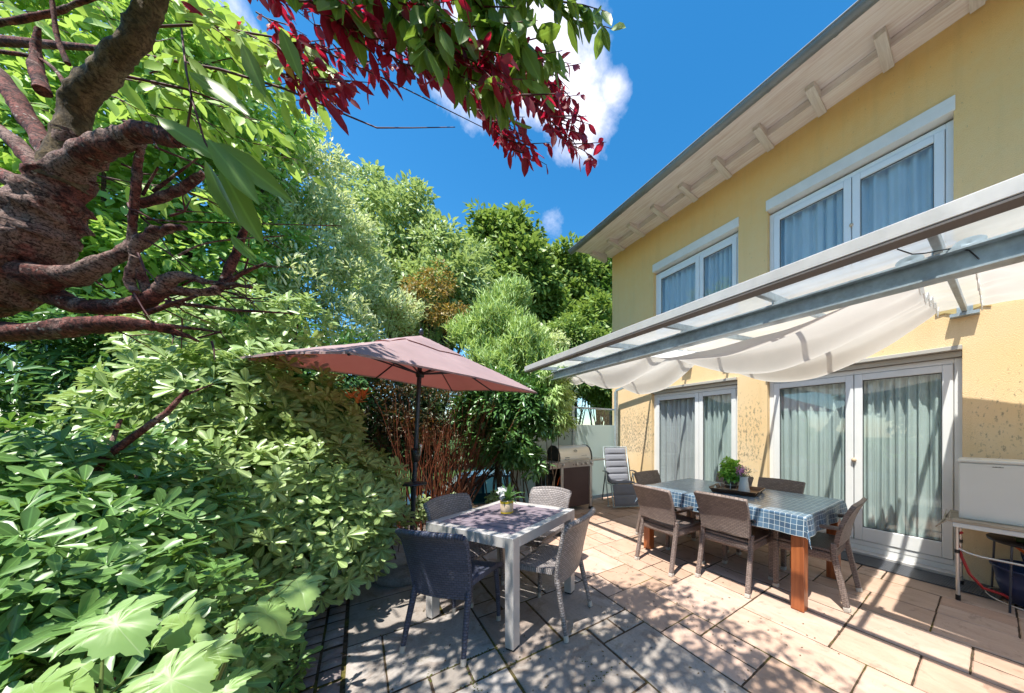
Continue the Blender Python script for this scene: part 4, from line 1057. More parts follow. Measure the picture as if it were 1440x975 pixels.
# ------------------------------------------------------------------ parked car beyond the hedge (lower ground)
car = thing('parked_car', 'dark teal car glimpsed through the hedge behind the small table', 'car', (3.0, 9.4, -1.28), R(-14))
b = MB(); prof = [(-2.1, .35), (-2.15, .62), (-2.0, .82), (-1.2, .92), (-.65, 1.38), (.0, 1.46), (.85, 1.42), (1.55, .98), (2.05, .92), (2.15, .6), (2.1, .35)]
nv = len(prof)
def cw(z): return .86 if z < .95 else .86 - (z - .95) * .42
b.add([(x, s * cw(z), z) for s in (-1, 1) for x, z in prof], [(k, k + 1, nv + k + 1, nv + k) for k in range(nv - 1)] + [tuple(range(nv)), tuple(range(2 * nv - 1, nv - 1, -1))])
b.build('body', M['carpaint'], car)
for s in (-1, 1):
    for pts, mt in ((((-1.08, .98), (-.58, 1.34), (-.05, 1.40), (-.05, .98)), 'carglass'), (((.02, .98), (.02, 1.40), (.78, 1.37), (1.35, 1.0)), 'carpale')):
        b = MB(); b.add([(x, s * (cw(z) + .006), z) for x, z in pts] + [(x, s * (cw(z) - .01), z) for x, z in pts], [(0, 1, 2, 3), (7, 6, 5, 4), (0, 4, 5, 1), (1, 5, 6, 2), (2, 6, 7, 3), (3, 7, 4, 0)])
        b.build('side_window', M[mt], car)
    for x in (-1.35, 1.35):
        b = MB(); b.lathe([(0, 0), (.3, 0), (.32, .03), (.32, .17), (.3, .2), (0, .2)], seg=24, M=Matrix.Translation((x, s * .77 + .1 * s * 0 - .1, .32)) @ Matrix.Rotation(R(-90), 4, 'X')); b.build('wheel', M['tyre'], car)
b = MB(); b.tube([(-.6, -.62, 1.475), (.85, -.62, 1.46)], .012, 6); b.build('roof_rail', M['chrome'], car)
# ------------------------------------------------------------------ foliage
def norm(a): return a / (np.linalg.norm(a, axis=1, keepdims=True) + 1e-9)
FULL_V = np.array([(0, 0, 0), (.28, -.42, .05), (.66, -.36, .05), (1, 0, 0), (.66, .36, .05), (.28, .42, .05), (.28, 0, -.04), (.66, 0, -.04)])
FULL_F = [(0, 1, 6), (6, 1, 2, 7), (7, 2, 3), (0, 6, 5), (6, 7, 4, 5), (7, 3, 4)]
QUAD_V = np.array([(0, 0, 0), (.45, -.5, .03), (1, 0, 0), (.45, .5, .03)]); QUAD_F = [(0, 1, 2, 3)]
HEX_V = np.array([(0, 0, 0), (.3, -.44, .04), (.7, -.36, .04), (1, 0, -.03), (.7, .36, .04), (.3, .44, .04)]); HEX_F = [(0, 1, 2, 3), (0, 3, 4, 5)]
ELL_W = [(.16, .27, .02), (.42, .46, .04), (.72, .36, .03), (.90, .15, .01)]; OB_W = [(.20, .13, .02), (.50, .34, .04), (.78, .46, .04), (.93, .27, .01)]
def _leaf(W):
    v = [(0, 0, 0)] + [(x, -w, z) for x, w, z in W] + [(1, 0, -.01)] + [(x, w, z) for x, w, z in W] + [(x, 0, -.04) for x, w, z in W[:-1]] + [(W[-1][0], 0, -.03)]
    L, T, R_, C = [1, 2, 3, 4], 5, [6, 7, 8, 9], [10, 11, 12, 13]; f = [(0, L[0], C[0]), (0, C[0], R_[0])]
    for k in range(3): f += [(C[k], L[k], L[k + 1], C[k + 1]), (C[k], C[k + 1], R_[k + 1], R_[k])]
    f += [(C[3], L[3], T), (C[3], T, R_[3])]; return np.array(v, float), f
ELL = _leaf(ELL_W); OBL = _leaf(OB_W)
OB_V = np.array([(0, 0, 0), (.34, -.27, .03), (.74, -.46, .04), (1, 0, -.02), (.74, .46, .04), (.34, .27, .03), (.34, 0, -.04), (.74, 0, -.05)])
def _maple():
    key = [(0, 0), (-.12, -.16), (-.10, -.36), (.06, -.34), (.10, -.52), (.30, -.66), (.34, -.50), (.44, -.34), (.62, -.38), (.74, -.30), (.78, -.16), (1.0, 0)]
    o = []
    for a, b_ in zip(key, key[1:]):
        for s_ in (0, .34, .67):
            w = .018 * (1 if len(o) % 2 else -1) if len(o) > 2 else 0
            o.append((a[0] + (b_[0] - a[0]) * s_ + w * .6, a[1] + (b_[1] - a[1]) * s_ - w))
    o[0] = (0, 0); o.append((1., 0))
    full = o + [(x, -y) for x, y in o[-2:0:-1]]
    n = len(full); c = (.30, 0.)
    def zz(x, y): return .10 * abs(y) - .16 * (x - .3) ** 2 - .06 * y * y * 4 + .01 * math.sin(14 * x + 9 * y)
    v = [(x, y, zz(x, y)) for x, y in full]
    for f in (.72, .38): v += [(c[0] + (x - c[0]) * f, y * f, zz(c[0] + (x - c[0]) * f, y * f)) for x, y in full]
    v += [(c[0], 0, zz(*c) - .02)]
    fs = [(r * n + n + k, r * n + k, r * n + (k + 1) % n, r * n + n + (k + 1) % n) for r in (0, 1) for k in range(n)] + [(3 * n, 2 * n + k, 2 * n + (k + 1) % n) for k in range(n)]
    return np.array(v), fs
MAPLE_V, MAPLE_F = _maple()
def leafmesh(name, mat, parent, P_, D, N, L, W, tmpl='full', droop=.15, origin=(0, 0, 0)):
    TV, TF = {'full': (FULL_V, FULL_F), 'ob': OBL, 'ell': ELL, 'quad': (QUAD_V, QUAD_F), 'hex': (HEX_V, HEX_F), 'maple': (MAPLE_V, MAPLE_F)}[tmpl]
    n = len(P_); D = norm(D); S = norm(np.cross(D, N)); N = np.cross(S, D)
    L = np.broadcast_to(L, (n,)) if np.ndim(L) < 1 else L; W = np.broadcast_to(W, (n,)) if np.ndim(W) < 1 else W
    a, b_, c = TV[:, 0], TV[:, 1], TV[:, 2]
    dr = RNG.uniform(.2, 1.6, n) * droop
    V = (P_[:, None, :] + D[:, None, :] * (a[None, :, None] * L[:, None, None]) + S[:, None, :] * (b_[None, :, None] * W[:, None, None])
         + N[:, None, :] * ((c[None, :] * W[:, None] * 1.6 - dr[:, None] * (a ** 2)[None, :] * L[:, None])[:, :, None]))
    V = V.reshape(-1, 3) - np.array(origin)
    k = len(TV); tot = [len(f) for f in TF]; lv = np.concatenate([np.array(f) for f in TF])
    loops = (lv[None, :] + (np.arange(n) * k)[:, None]).reshape(-1)
    tots = np.tile(np.array(tot), n); starts = np.concatenate([[0], np.cumsum(tots)[:-1]])
    me = bpy.data.meshes.new(name); me.vertices.add(len(V)); me.vertices.foreach_set('co', V.astype(np.float32).ravel())
    me.loops.add(len(loops)); me.loops.foreach_set('vertex_index', loops.astype(np.int32))
    me.polygons.add(len(tots)); me.polygons.foreach_set('loop_start', starts.astype(np.int32)); me.polygons.foreach_set('loop_total', tots.astype(np.int32))
    me.polygons.foreach_set('use_smooth', np.ones(len(tots), bool))
    ul = me.uv_layers.new(name='UVMap'); uvt = np.stack([a, b_ + .5], 1)[lv]
    ul.data.foreach_set('uv', np.tile(uvt, (n, 1)).astype(np.float32).ravel())
    me.materials.append(mat); me.update(calc_edges=True)
    o = bpy.data.objects.new(name, me); COL.objects.link(o)
    if parent is not None: o.parent = parent
    return o
def rdir(n): return norm(RNG.normal(size=(n, 3)))
def shell(blobs, dens, inner=.72, zmin=None, jit=1.):
    """points through the outer layer of a set of ellipsoids; returns points, outward directions"""
    Ps, Ds = [], []
    for c, r in blobs:
        r = np.array(r if hasattr(r, '__len__') else (r, r, r), float); n = int(dens * 4 * PI * (r.prod() ** (2 / 3)))
        d = rdir(n); k = RNG.uniform(inner, 1.04, (n, 1)) ** .6
        lump = 1 + .13 * np.sin(d[:, :1] * 5 + c[0] * 9) * np.cos(d[:, 2:] * 6 + c[1] * 7) + .08 * np.sin(d[:, 1:2] * 11 + c[2] * 5)
        Ps.append(np.array(c)[None] + d * r * k * lump); Ds.append(norm(d / r))
    P_, D = np.concatenate(Ps), np.concatenate(Ds)
    if zmin is not None: m = P_[:, 2] > zmin; P_, D = P_[m], D[m]
    return P_, D
def rosette(P_, A_, k, L, W, theta=68, jt=14, lj=.25):
    n = len(P_); A_ = norm(A_); t = norm(np.cross(A_, RNG.normal(size=(n, 3)))); u = np.cross(A_, t)
    out = []
    for i in range(k):
        ph = 2 * PI * i / k + RNG.uniform(-.3, .3, n); th = np.radians(theta + RNG.uniform(-jt, jt, n) - (20 if i % 3 == 0 else 0))
        rad = t * np.cos(ph)[:, None] + u * np.sin(ph)[:, None]
        D = A_ * np.cos(th)[:, None] + rad * np.sin(th)[:, None]; N = A_ * np.sin(th)[:, None] - rad * np.cos(th)[:, None]
        l = L * RNG.uniform(1 - lj, 1 + lj, n)
        out.append((P_ + A_ * (.004 * i), D, N, l, l * (W / L)))
    return [np.concatenate(x) for x in zip(*out)]
def blob(px, py, t, r): return (tuple(P(px, py, t)), r)
def stems(name, mat, parent, org, base, targets, r0, r1, wig=.05, seg=6, n=7):
    b = MB()
    for tg in targets:
        tg = Vector(tg); bs = Vector(base) + Vector((random.uniform(-.1, .1), random.uniform(-.1, .1), 0)) * (3 if wig > .04 else 1)
        mid = bs.lerp(tg, .5) + Vector((0, 0, (tg - bs).length * .08))
        pts = []
        for i in range(n):
            s = i / (n - 1); p = bs.lerp(mid, s).lerp(mid.lerp(tg, s), s)
            if 0 < i < n - 1: p = p + Vector((random.uniform(-wig, wig), random.uniform(-wig, wig), random.uniform(-wig, wig) * .5))
            pts.append(p)
        b.tube(pts, [r0 + (r1 - r0) * i / (n - 1) for i in range(n)], seg)
    return b.build(name, mat, parent, Matrix.Translation(-Vector(org)))
G = {}
G['pieris'] = mat_leaf('pieris_leaf', [(.08, .15, .04), (.18, .28, .08), (.28, .38, .14), (.13, .22, .06), (.38, .46, .21)], .32, (.52, .68, .16), .34)
G['rhodo'] = mat_leaf('rhododendron_leaf', [(.03, .085, .018), (.065, .15, .03), (.11, .22, .05), (.18, .30, .08), (.05, .11, .025)], .25, (.30, .52, .06), .36)
G['cherry'] = mat_leaf('cherry_leaf', [(.08, .16, .03), (.12, .22, .04), (.15, .27, .055)], .42, (.34, .50, .05), .38)
G['purple'] = mat_leaf('purple_leaf', [(.16, .006, .022), (.30, .012, .035), (.09, .008, .02), (.38, .02, .04)], .5, (.80, .02, .07), .4)
G['maple'] = mat_leaf('maple_leaf', [(.11, .25, .08), (.17, .33, .11), (.25, .38, .10), (.26, .38, .18)], .35, (.38, .58, .14), .42, rib=False)
G['laurel'] = mat_leaf('laurel_leaf', [(.025, .075, .018), (.045, .12, .028), (.075, .175, .045), (.13, .26, .07)], .22, (.20, .40, .05), .26)
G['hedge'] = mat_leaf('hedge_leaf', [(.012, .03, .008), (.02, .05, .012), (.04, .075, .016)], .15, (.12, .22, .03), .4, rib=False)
G['bronze'] = mat_leaf('bronze_leaf', [(.05, .02, .008), (.08, .035, .01), (.05, .055, .015), (.12, .05, .012)], .3, (.35, .16, .03), .45, rib=False)
G['willow'] = mat_leaf('pale_narrow_leaf', [(.26, .40, .10), (.34, .48, .14), (.42, .56, .22), (.20, .34, .09)], .38, (.60, .76, .18), .4, rib=False)
G['silver'] = mat_leaf('silver_green_leaf', [(.40, .50, .22), (.52, .60, .30), (.64, .68, .42), (.32, .44, .16)], .42, (.80, .88, .36), .45, rib=False)
G['walnut'] = mat_leaf('walnut_leaf', [(.17, .25, .08), (.26, .35, .13), (.36, .45, .20), (.11, .19, .05)], .38, (.55, .68, .18), .4, rib=False)
G['bright'] = mat_leaf('bright_leaf', [(.20, .36, .06), (.28, .46, .09), (.38, .56, .15), (.13, .26, .05)], .45, (.58, .78, .12), .42, rib=False)
G['forest'] = mat_leaf('forest_leaf', [(.07, .13, .025), (.13, .21, .04), (.21, .30, .06), (.28, .38, .09)], .32, (.42, .58, .10), .5, rib=False)
G['forest2'] = mat_leaf('forest_leaf_deep', [(.045, .11, .022), (.075, .17, .034), (.12, .23, .045)], .25, (.20, .36, .04), .5, rib=False)
G['rust'] = mat_leaf('rust_tinged_leaf', [(.13, .22, .05), (.19, .28, .08), (.34, .20, .06), (.17, .26, .07), (.10, .18, .04)], .35, (.55, .30, .05), .45, rib=False)
G['orange'] = mat_leaf('young_orange_leaf', [(.60, .14, .03), (.65, .22, .06), (.55, .09, .04)], .4, (.8, .25, .05), .4)
G['basil'] = mat_leaf('basil_leaf', [(.14, .32, .03), (.20, .42, .05), (.26, .48, .07)], .35, (.40, .65, .05), .4)
G['pink'] = mat_leaf('pink_petal', [(.55, .22, .45), (.62, .30, .52)], .3, (.8, .4, .7), .6, rib=False)
G['white'] = mat_leaf('white_petal', [(.72, .72, .70), (.80, .80, .78)], .3, (.9, .9, .9), .6, rib=False)
G['greyleaf'] = mat_leaf('grey_green_leaf', [(.16, .21, .13), (.24, .29, .20)], .25, (.3, .4, .2), .6, rib=False)
G['moss'] = simple('moss', (.09, .095, .018), .95, 0, .4, 60, .5)
K_ = {'red': mat_bark('red_brown_bark', (.018, .006, .007), (.19, .062, .05), (.46, .41, .36), 1.3, 1.),
      'olive': mat_bark('olive_grey_bark', (.05, .035, .02), (.14, .10, .055), (.30, .25, .17), .8, .45),
      'brown': mat_bark('brown_bark', (.03, .018, .01), (.10, .065, .04), (.2, .2, .15), 1., .4),
      'stem': simple('red_orange_stem', (.17, .045, .016), .6, var=.4, scale=30),
      'twig': simple('dark_red_twig', (.10, .018, .02), .6, var=.3, scale=20),
      'green': simple('green_stem', (.16, .22, .06), .6, var=.2, scale=20)}

UPV = np.array([0, 0, 1.])
# ---- pieris shrub (pale whorls, big middle-left mass)
def shrub(name, label, cat, blobs, leafmat, dens, k, L, W, base, up=.5, theta=68, tmpl='ob', inner=.7, stem='brown', nst=9, zmin=.03, r0=.02, extra=None, group=None):
    o = thing(name, label, cat, (base[0], base[1], 0), 0, group)
    P_, D = shell(blobs, dens, inner, zmin)
    A_ = norm(D + UPV * up + np.array([-.12, -.40, 0]) + RNG.normal(size=D.shape) * .35)
    R_ = rosette(P_, A_, k, L, W, theta)
    leafmesh('foliage', G[leafmat], o, *R_, tmpl=tmpl, origin=(base[0], base[1], 0))
    tg = [Vector(c) + Vector((random.uniform(-1, 1), random.uniform(-1, 1), random.uniform(-.3, .6))) * (r if not hasattr(r, '__len__') else r[0]) * .5 for c, r in blobs for _ in range(max(1, nst // len(blobs)))]
    stems('stems', K_[stem], o, (base[0], base[1], 0), (base[0], base[1], -.02), tg, r0, r0 * .3)
    return o
pb = [blob(*q) for q in ((438, 618, 3.0, .44), (395, 560, 2.85, .48), (486, 722, 2.7, .44), (440, 775, 2.35, .38), (503, 770, 2.6, .26), (355, 690, 2.35, .50),
                          (310, 575, 2.5, .52), (362, 850, 1.95, .26), (240, 620, 2.3, .45), (325, 800, 2.0, .36), (515, 680, 2.95, .26), (440, 690, 2.6, .45), (335, 455, 2.95, .34), (415, 455, 3.05, .26), (245, 480, 2.8, .3))]
c0 = P(420, 700, 2.6)
shrub('pieris_shrub', 'big pale green shrub with whorled leaves spilling over the sett edging', 'shrub', pb, 'pieris', 74, 8, .105, .038, (c0.x, c0.y), up=.85, inner=.62)
# ---- rhododendron in front at the left edge
rb_ = [blob(*q) for q in ((60, 690, 1.75, .36), (170, 690, 1.65, .34), (90, 775, 1.25, .27), (215, 760, 1.5, .30), (60, 880, 1.0, .22), (190, 880, 1.15, .24),
                           (300, 915, 1.4, .26), (140, 960, .95, .18), (-60, 740, 1.3, .36), (355, 965, 1.6, .19), (-50, 850, .95, .25), (250, 980, 1.15, .2))]
c1 = P(120, 760, 1.5)
shrub('rhododendron_shrub', 'darker green shrub with large leaf whorls at the lower left', 'shrub', rb_, 'rhodo', 130, 7, .085, .031, (c1.x, c1.y), up=.75, theta=72, inner=.6, stem='red', nst=24, r0=.022)
# two visible red limbs leaning through the shrubs
b = MB()
for pts in ([(-10, 800, 1.5, .03), (60, 735, 1.5, .024), (115, 668, 1.5, .020), (180, 620, 1.55, .016), (235, 580, 1.6, .013), (264, 548, 1.65, .008)], [(-30, 830, 1.4, .03), (10, 795, 1.42, .026), (60, 762, 1.45, .02), (120, 735, 1.5, .012)], [(235, 580, 1.6, .009), (250, 560, 1.65, .007), (300, 540, 1.8, .004)], [(120, 700, 1.5, .01), (150, 640, 1.6, .012), (170, 590, 1.7, .008)]):
    b.tube([P(*q[:3]) for q in pts], [q[3] for q in pts], 8)
o_ = [o for o in COL.objects if o.name == 'rhododendron_shrub'][0]
b.build('limb', K_['red'], o_, Matrix.Translation((-c1.x, -c1.y, 0)))
def orange_tip(px, py, t, o, org):
    p = np.array([tuple(P(px, py, t))]); R_ = rosette(p, np.array([[.1, -.2, 1.]]), 7, .09, .026, 55); leafmesh('young_leaves', G['orange'], o, *R_, origin=org)
po_ = [o for o in COL.objects if o.name == 'pieris_shrub'][0]
for q in ((492, 562, 2.45), (510, 560, 2.5), (502, 568, 2.45)): orange_tip(*q, po_, (c0.x, c0.y, 0))

def add_veins(m):
    nt = m.node_tree; b = [n for n in nt.nodes if n.type == 'BSDF_PRINCIPLED'][0]; src = b.inputs['Base Color'].links[0].from_socket
    uv = nd(nt, 'ShaderNodeUVMap'); sp = nd(nt, 'ShaderNodeSeparateXYZ'); nt.links.new(uv.outputs[0], sp.inputs[0])
    y = math_(nt, 'SUBTRACT', sp.outputs['Y'], .5); an = math_(nt, 'ARCTAN2', y, math_(nt, 'ADD', sp.outputs['X'], .02))
    r = math_(nt, 'SQRT', math_(nt, 'ADD', math_(nt, 'MULTIPLY', y, y), math_(nt, 'MULTIPLY', sp.outputs['X'], sp.outputs['X'])))
    d = math_(nt, 'MULTIPLY', math_(nt, 'ABSOLUTE', math_(nt, 'SINE', math_(nt, 'MULTIPLY', an, PI / .72))), r)
    c = mixc(nt, ramp(nt, d, [(.012, .75), (.035, 0)]), src, (.45, .58, .28))
    nt.links.new(c, b.inputs['Base Color'])
add_veins(G['maple'])
# ---- maple sapling
mo = thing('maple_sapling', 'young maple with large pale lobed leaves in the lower left corner', 'sapling', tuple(P(200, 1100, 1.1))[:2] + (0,))
ml = [(150, 862, .70, .13), (250, 862, .80, .12), (300, 900, .78, .12), (362, 850, .92, .13), (415, 815, 1.05, .13), (110, 940, .62, .12), (215, 945, .66, .13), (315, 955, .78, .10), (440, 845, 1.1, .09), (45, 960, .60, .10), (335, 870, .95, .09)]
Pm = np.array([tuple(P(px, py, t)) for px, py, t, s in ml]); n = len(ml)
Dm = norm(np.array([(RT[0] * a + FW[0] * c * .4, RT[1] * a + FW[1] * c * .4, -.28) for a, c in zip(RNG.uniform(-1.2, 1.2, n), RNG.uniform(-1, .3, n))]))
Nm = norm(np.array([(-.25, -.55, .9)] * n) + RNG.normal(size=(n, 3)) * .3)
leafmesh('foliage', G['maple'], mo, Pm, Dm, Nm, np.array([q[3] for q in ml]), np.array([q[3] for q in ml]) * .95, 'maple', .2, origin=tuple(mo.location))
b = MB(); root = Vector(mo.location)
forks = [P(250, 960, .8), P(330, 900, .85), P(140, 990, .65)]
for f in forks: b.tube([root, root.lerp(f, .5) + Vector((.03, .02, .05)), f], [.008, .006, .004], 6)
for k in range(n):
    f = min(forks, key=lambda q: (q - Vector(Pm[k])).length); b.tube([f, f.lerp(Vector(Pm[k]), .5) + Vector((0, 0, .02)), Vector(Pm[k])], [.0035, .002, .0016], 5)
b.build('stems', K_['green'], mo, Matrix.Translation(-root))

# ---- cherry tree: limbs on the left, leafy twigs hanging into the top of the view
tb = P(-260, 900, 1.45); ch = thing('cherry_tree', 'old cherry tree with red brown limbs and hanging green leaves, upper left', 'tree', (tb.x, tb.y, 0))
CM = Matrix.Translation((-tb.x, -tb.y, 0))
def limb(name, pts, mat, seg=14, wob=.12, knots=0):
    # densify with a smooth spline, then roughen the radius
    q = [(*P(a, b_, t), r) for a, b_, t, r in pts]; out = []
    for i in range(len(q) - 1):
        p0, p1, p2, p3 = (np.array(q[max(i - 1, 0)]), np.array(q[i]), np.array(q[i + 1]), np.array(q[min(i + 2, len(q) - 1)]))
        for s in np.linspace(0, 1, 12, endpoint=False): out.append(.5 * ((2 * p1) + (-p0 + p2) * s + (2 * p0 - 5 * p1 + 4 * p2 - p3) * s * s + (-p0 + 3 * p1 - 3 * p2 + p3) * s ** 3))
    out.append(np.array(q[-1]))
    b = MB(); V = [Vector(o[:3]) for o in out]
    rad = [max(.0015, o[3]) * (1 + random.uniform(-wob, wob)) for o in out]
    b.tube(V, rad, seg)
    # knobbly surface
    from mathutils import noise as mn
    k1 = max(rad) * (.14 if mat == 'olive' else .26); k2 = max(rad) * .11
    b.v = [tuple(Vector(v) + mn.noise_vector(Vector(v) * 9.) * k1 * .8 + mn.noise_vector(Vector(v) * 28.) * k2 + mn.noise_vector(Vector(v) * 75.) * min(.004, k2)) for v in b.v]
    return b.build(name, K_[mat], ch, CM)
bt = [(-260, 900, 1.45, .13), (-230, 700, 1.4, .125), (-190, 540, 1.3, .12), (-120, 430, 1.25, .115), (-20, 385, 1.2, .125), (45, 325, 1.2, .098), (85, 260, 1.2, .066), (98, 195, 1.2, .044), (108, 145, 1.2, .04), (150, 98, 1.15, .036), (190, 50, 1.1, .033), (222, -10, 1.1, .031), (245, -90, 1.05, .028)]
limb('trunk', bt[:8], 'red', 44)
limb('limb', bt[6:], 'olive', 28, .03)
L_ = [[(80, 250, 1.2, .05), (125, 215, 1.15, .04), (165, 196, 1.12, .035), (205, 187, 1.1, .030), (252, 199, 1.08, .024)],
      [(-80, 440, 1.25, .06), (40, 408, 1.25, .045), (105, 428, 1.25, .030), (160, 432, 1.25, .026), (205, 422, 1.25, .026), (235, 395, 1.25, .022), (262, 388, 1.27, .016), (300, 398, 1.3, .011), (352, 403, 1.3, .006)],
      [(-90, 470, 1.2, .042), (60, 465, 1.2, .034), (120, 458, 1.2, .034), (180, 456, 1.2, .026), (235, 464, 1.25, .014), (280, 480, 1.3, .005)],
      [(20, 390, 1.2, .06), (100, 388, 1.2, .036), (150, 365, 1.2, .026), (205, 335, 1.2, .018), (258, 318, 1.2, .011)],
      [(184, 290, 1.2, .013), (220, 280, 1.2, .017), (258, 264, 1.2, .016), (287, 244, 1.2, .012)],
      [(200, 195, 1.15, .010), (191, 245, 1.15, .012), (189, 300, 1.18, .012), (186, 350, 1.2, .013), (208, 412, 1.25, .016)],
      [(190, 360, 1.2, .014), (182, 395, 1.22, .015), (192, 412, 1.22, .013)],
      [(225, 405, 1.25, .02), (300, 410, 1.35, .016), (325, 370, 1.4, .017), (345, 320, 1.4, .012)],
      [(300, 410, 1.35, .012), (340, 385, 1.4, .009), (375, 370, 1.4, .004)],
      [(235, 425, 1.25, .008), (330, 436, 1.3, .006), (412, 441, 1.35, .003)], [(205, 440, 1.25, .011), (240, 428, 1.25, .009), (278, 416, 1.25, .005)],
      [(180, 455, 1.2, .012), (250, 460, 1.25, .008), (312, 468, 1.3, .004)], [(205, 308, 1.2, .004), (250, 312, 1.25, .0035), (300, 313, 1.3, .0025), (480, 318, 1.5, .002)],
      [(250, 360, 1.2, .004), (300, 340, 1.25, .003), (400, 332, 1.4, .0022)], [(215, 270, 1.2, .006), (255, 240, 1.2, .004), (278, 222, 1.2, .002)], [(200, 275, 1.2, .005), (222, 235, 1.2, .003)],
      [(-60, 60, 1.3, .03), (0, 110, 1.3, .03), (50, 185, 1.25, .028), (85, 240, 1.2, .03)], [(-60, 170, 1.3, .03), (10, 190, 1.3, .026), (70, 260, 1.25, .03)], [(-40, 230, 1.35, .03), (30, 260, 1.3, .03)],
      [(60, 130, 1.25, .022), (50, 80, 1.3, .016), (55, 40, 1.3, .008)], [(95, 90, 1.2, .009), (80, 50, 1.2, .007), (72, -10, 1.2, .006)], [(-20, 35, 1.3, .012), (60, 22, 1.3, .010), (110, 5, 1.3, .008), (170, -12, 1.3, .006)],
      [(-20, 70, 1.3, .008), (60, 85, 1.3, .007), (100, 130, 1.25, .008)], [(0, 330, 1.25, .03), (-60, 290, 1.3, .03)]]
for l in L_: limb('limb', l, 'red', 14, .08)
# short dead side twigs on the limbs
_ends = [P(x, y, t) for l in L_[:9] for x, y, t, r in l if 20 < x < 360]
b = MB()
for _ in range(46):
    p = random.choice(_ends) + Vector((random.gauss(0, .03), random.gauss(0, .03), random.gauss(0, .01))); d = Vector((random.uniform(.1, 1), random.uniform(-.5, .5), random.uniform(-.6, .7))).normalized(); L = random.uniform(.06, .24)
    q = p + d * L * .5 + Vector((0, 0, random.gauss(0, .012))); e = p + d * L + Vector((random.gauss(0, .02), random.gauss(0, .02), random.gauss(0, .03)))
    b.tube([p, q, e], [.0045, .003, .0012], 5)
    b.tube([q, q + (d + Vector((random.gauss(0, .6), random.gauss(0, .6), random.gauss(0, .6)))) * L * .35], [.0022, .001], 4)
b.build('side_twigs', K_['twig'], ch, CM)
# leafy twigs
def twig_leaves(paths, spacing, L, W, hang=.7, sidev=.6, jit=.35):
    Ps, Ds, Ns = [], [], []; tubes = MB()
    for q in paths:
        V = [np.array(P(*p[:3])) for p in q]
        tubes.tube([Vector(v) for v in V], [.0032 - .0022 * i / (len(V) - 1) for i in range(len(V))], 5)
        for a, c in zip(V, V[1:]):
            l = np.linalg.norm(c - a); d = (c - a) / (l + 1e-9); m = max(1, int(l / spacing))
            for i in range(m):
                s = (i + random.random()) / m; sd = np.cross(d, UPV); sd /= np.linalg.norm(sd) + 1e-9
                sgn = random.choice((-1, 1))
                D = d * .45 + sd * sgn * sidev - UPV * hang + RNG.normal(size=3) * jit
                Ps.append(a + (c - a) * s); Ds.append(D); Ns.append(RNG.normal(size=3) * .6 + np.array([-.4, -.5, .8]))
    n = len(Ps); l = L * RNG.uniform(.65, 1.2, n)
    return (np.array(Ps), norm(np.array(Ds)), norm(np.array(Ns)), l, l * W / L), tubes
def fan(starts, seedv):
    """starts: (px, py, t, px2, py2, t2, side twigs)"""
    r = random.Random(seedv); out = []
    for x0, y0, t0, x1, y1, t1, k in starts:
        m = 6; main = [(x0 + (x1 - x0) * i / m, y0 + (y1 - y0) * (i / m) ** 1.3 + r.uniform(-4, 4), t0 + (t1 - t0) * i / m) for i in range(m + 1)]
        out.append(main)
        for j in range(k):
            s = main[1 + j % m]; L = r.uniform(.08, .2) * 429 / s[2]; a = r.uniform(-.2, 1.0)
            out.append([s, (s[0] + L * .5 * math.cos(a), s[1] + L * .35 * math.sin(a), s[2]), (s[0] + L * math.cos(a), s[1] + L * math.sin(a), s[2] + r.uniform(-.1, .1))])
    return out
gs = [(380, -60, .95, 500, 40, 1.0, 4), (470, -60, .95, 590, 60, 1.0, 4), (520, -70, .95, 690, 110, 1.05, 8), (580, -70, 1.0, 740, 90, 1.1, 8), (660, -60, 1.05, 810, 30, 1.2, 8), (640, -60, 1.0, 700, 60, 1.05, 6), (740, -60, 1.1, 812, 40, 1.2, 4),
      (560, 20, 1., 660, 130, 1.05, 5), (640, 40, 1.05, 700, 150, 1.1, 5), (690, 20, 1.1, 735, 120, 1.1, 4)]
R_, tb1 = twig_leaves(fan(gs, 3), .026, .098, .050, hang=.85)
leafmesh('foliage', G['cherry'], ch, *R_, 'ell', .12, origin=(tb.x, tb.y, 0)); tb1.build('twigs', K_['twig'], ch, CM)
gl_ = [(160, -40, 1.3, 330, 60, 1.5, 7), (200, -20, 1.4, 420, 110, 1.7, 8), (60, -30, 1.5, 200, 60, 1.7, 8), (165, 75, 1.3, 400, 140, 1.6, 9), (160, 105, 1.4, 380, 180, 1.8, 8), (130, 130, 1.5, 330, 220, 1.8, 8),
       (-20, 0, 1.6, 120, 60, 1.8, 8), (210, 100, 1.4, 440, 60, 1.6, 8), (230, 150, 1.5, 420, 240, 1.9, 7), (-30, 100, 1.7, 60, 170, 1.9, 7), (150, 250, 1.6, 340, 280, 1.9, 7), (260, 30, 1.2, 440, 75, 1.4, 7)]
R_, tb2 = twig_leaves(fan(gl_, 5), .028, .105, .046, hang=.6)
leafmesh('foliage', G['bright'], ch, *R_, 'ell', .15, origin=(tb.x, tb.y, 0)); tb2.build('twigs', K_['twig'], ch, CM)
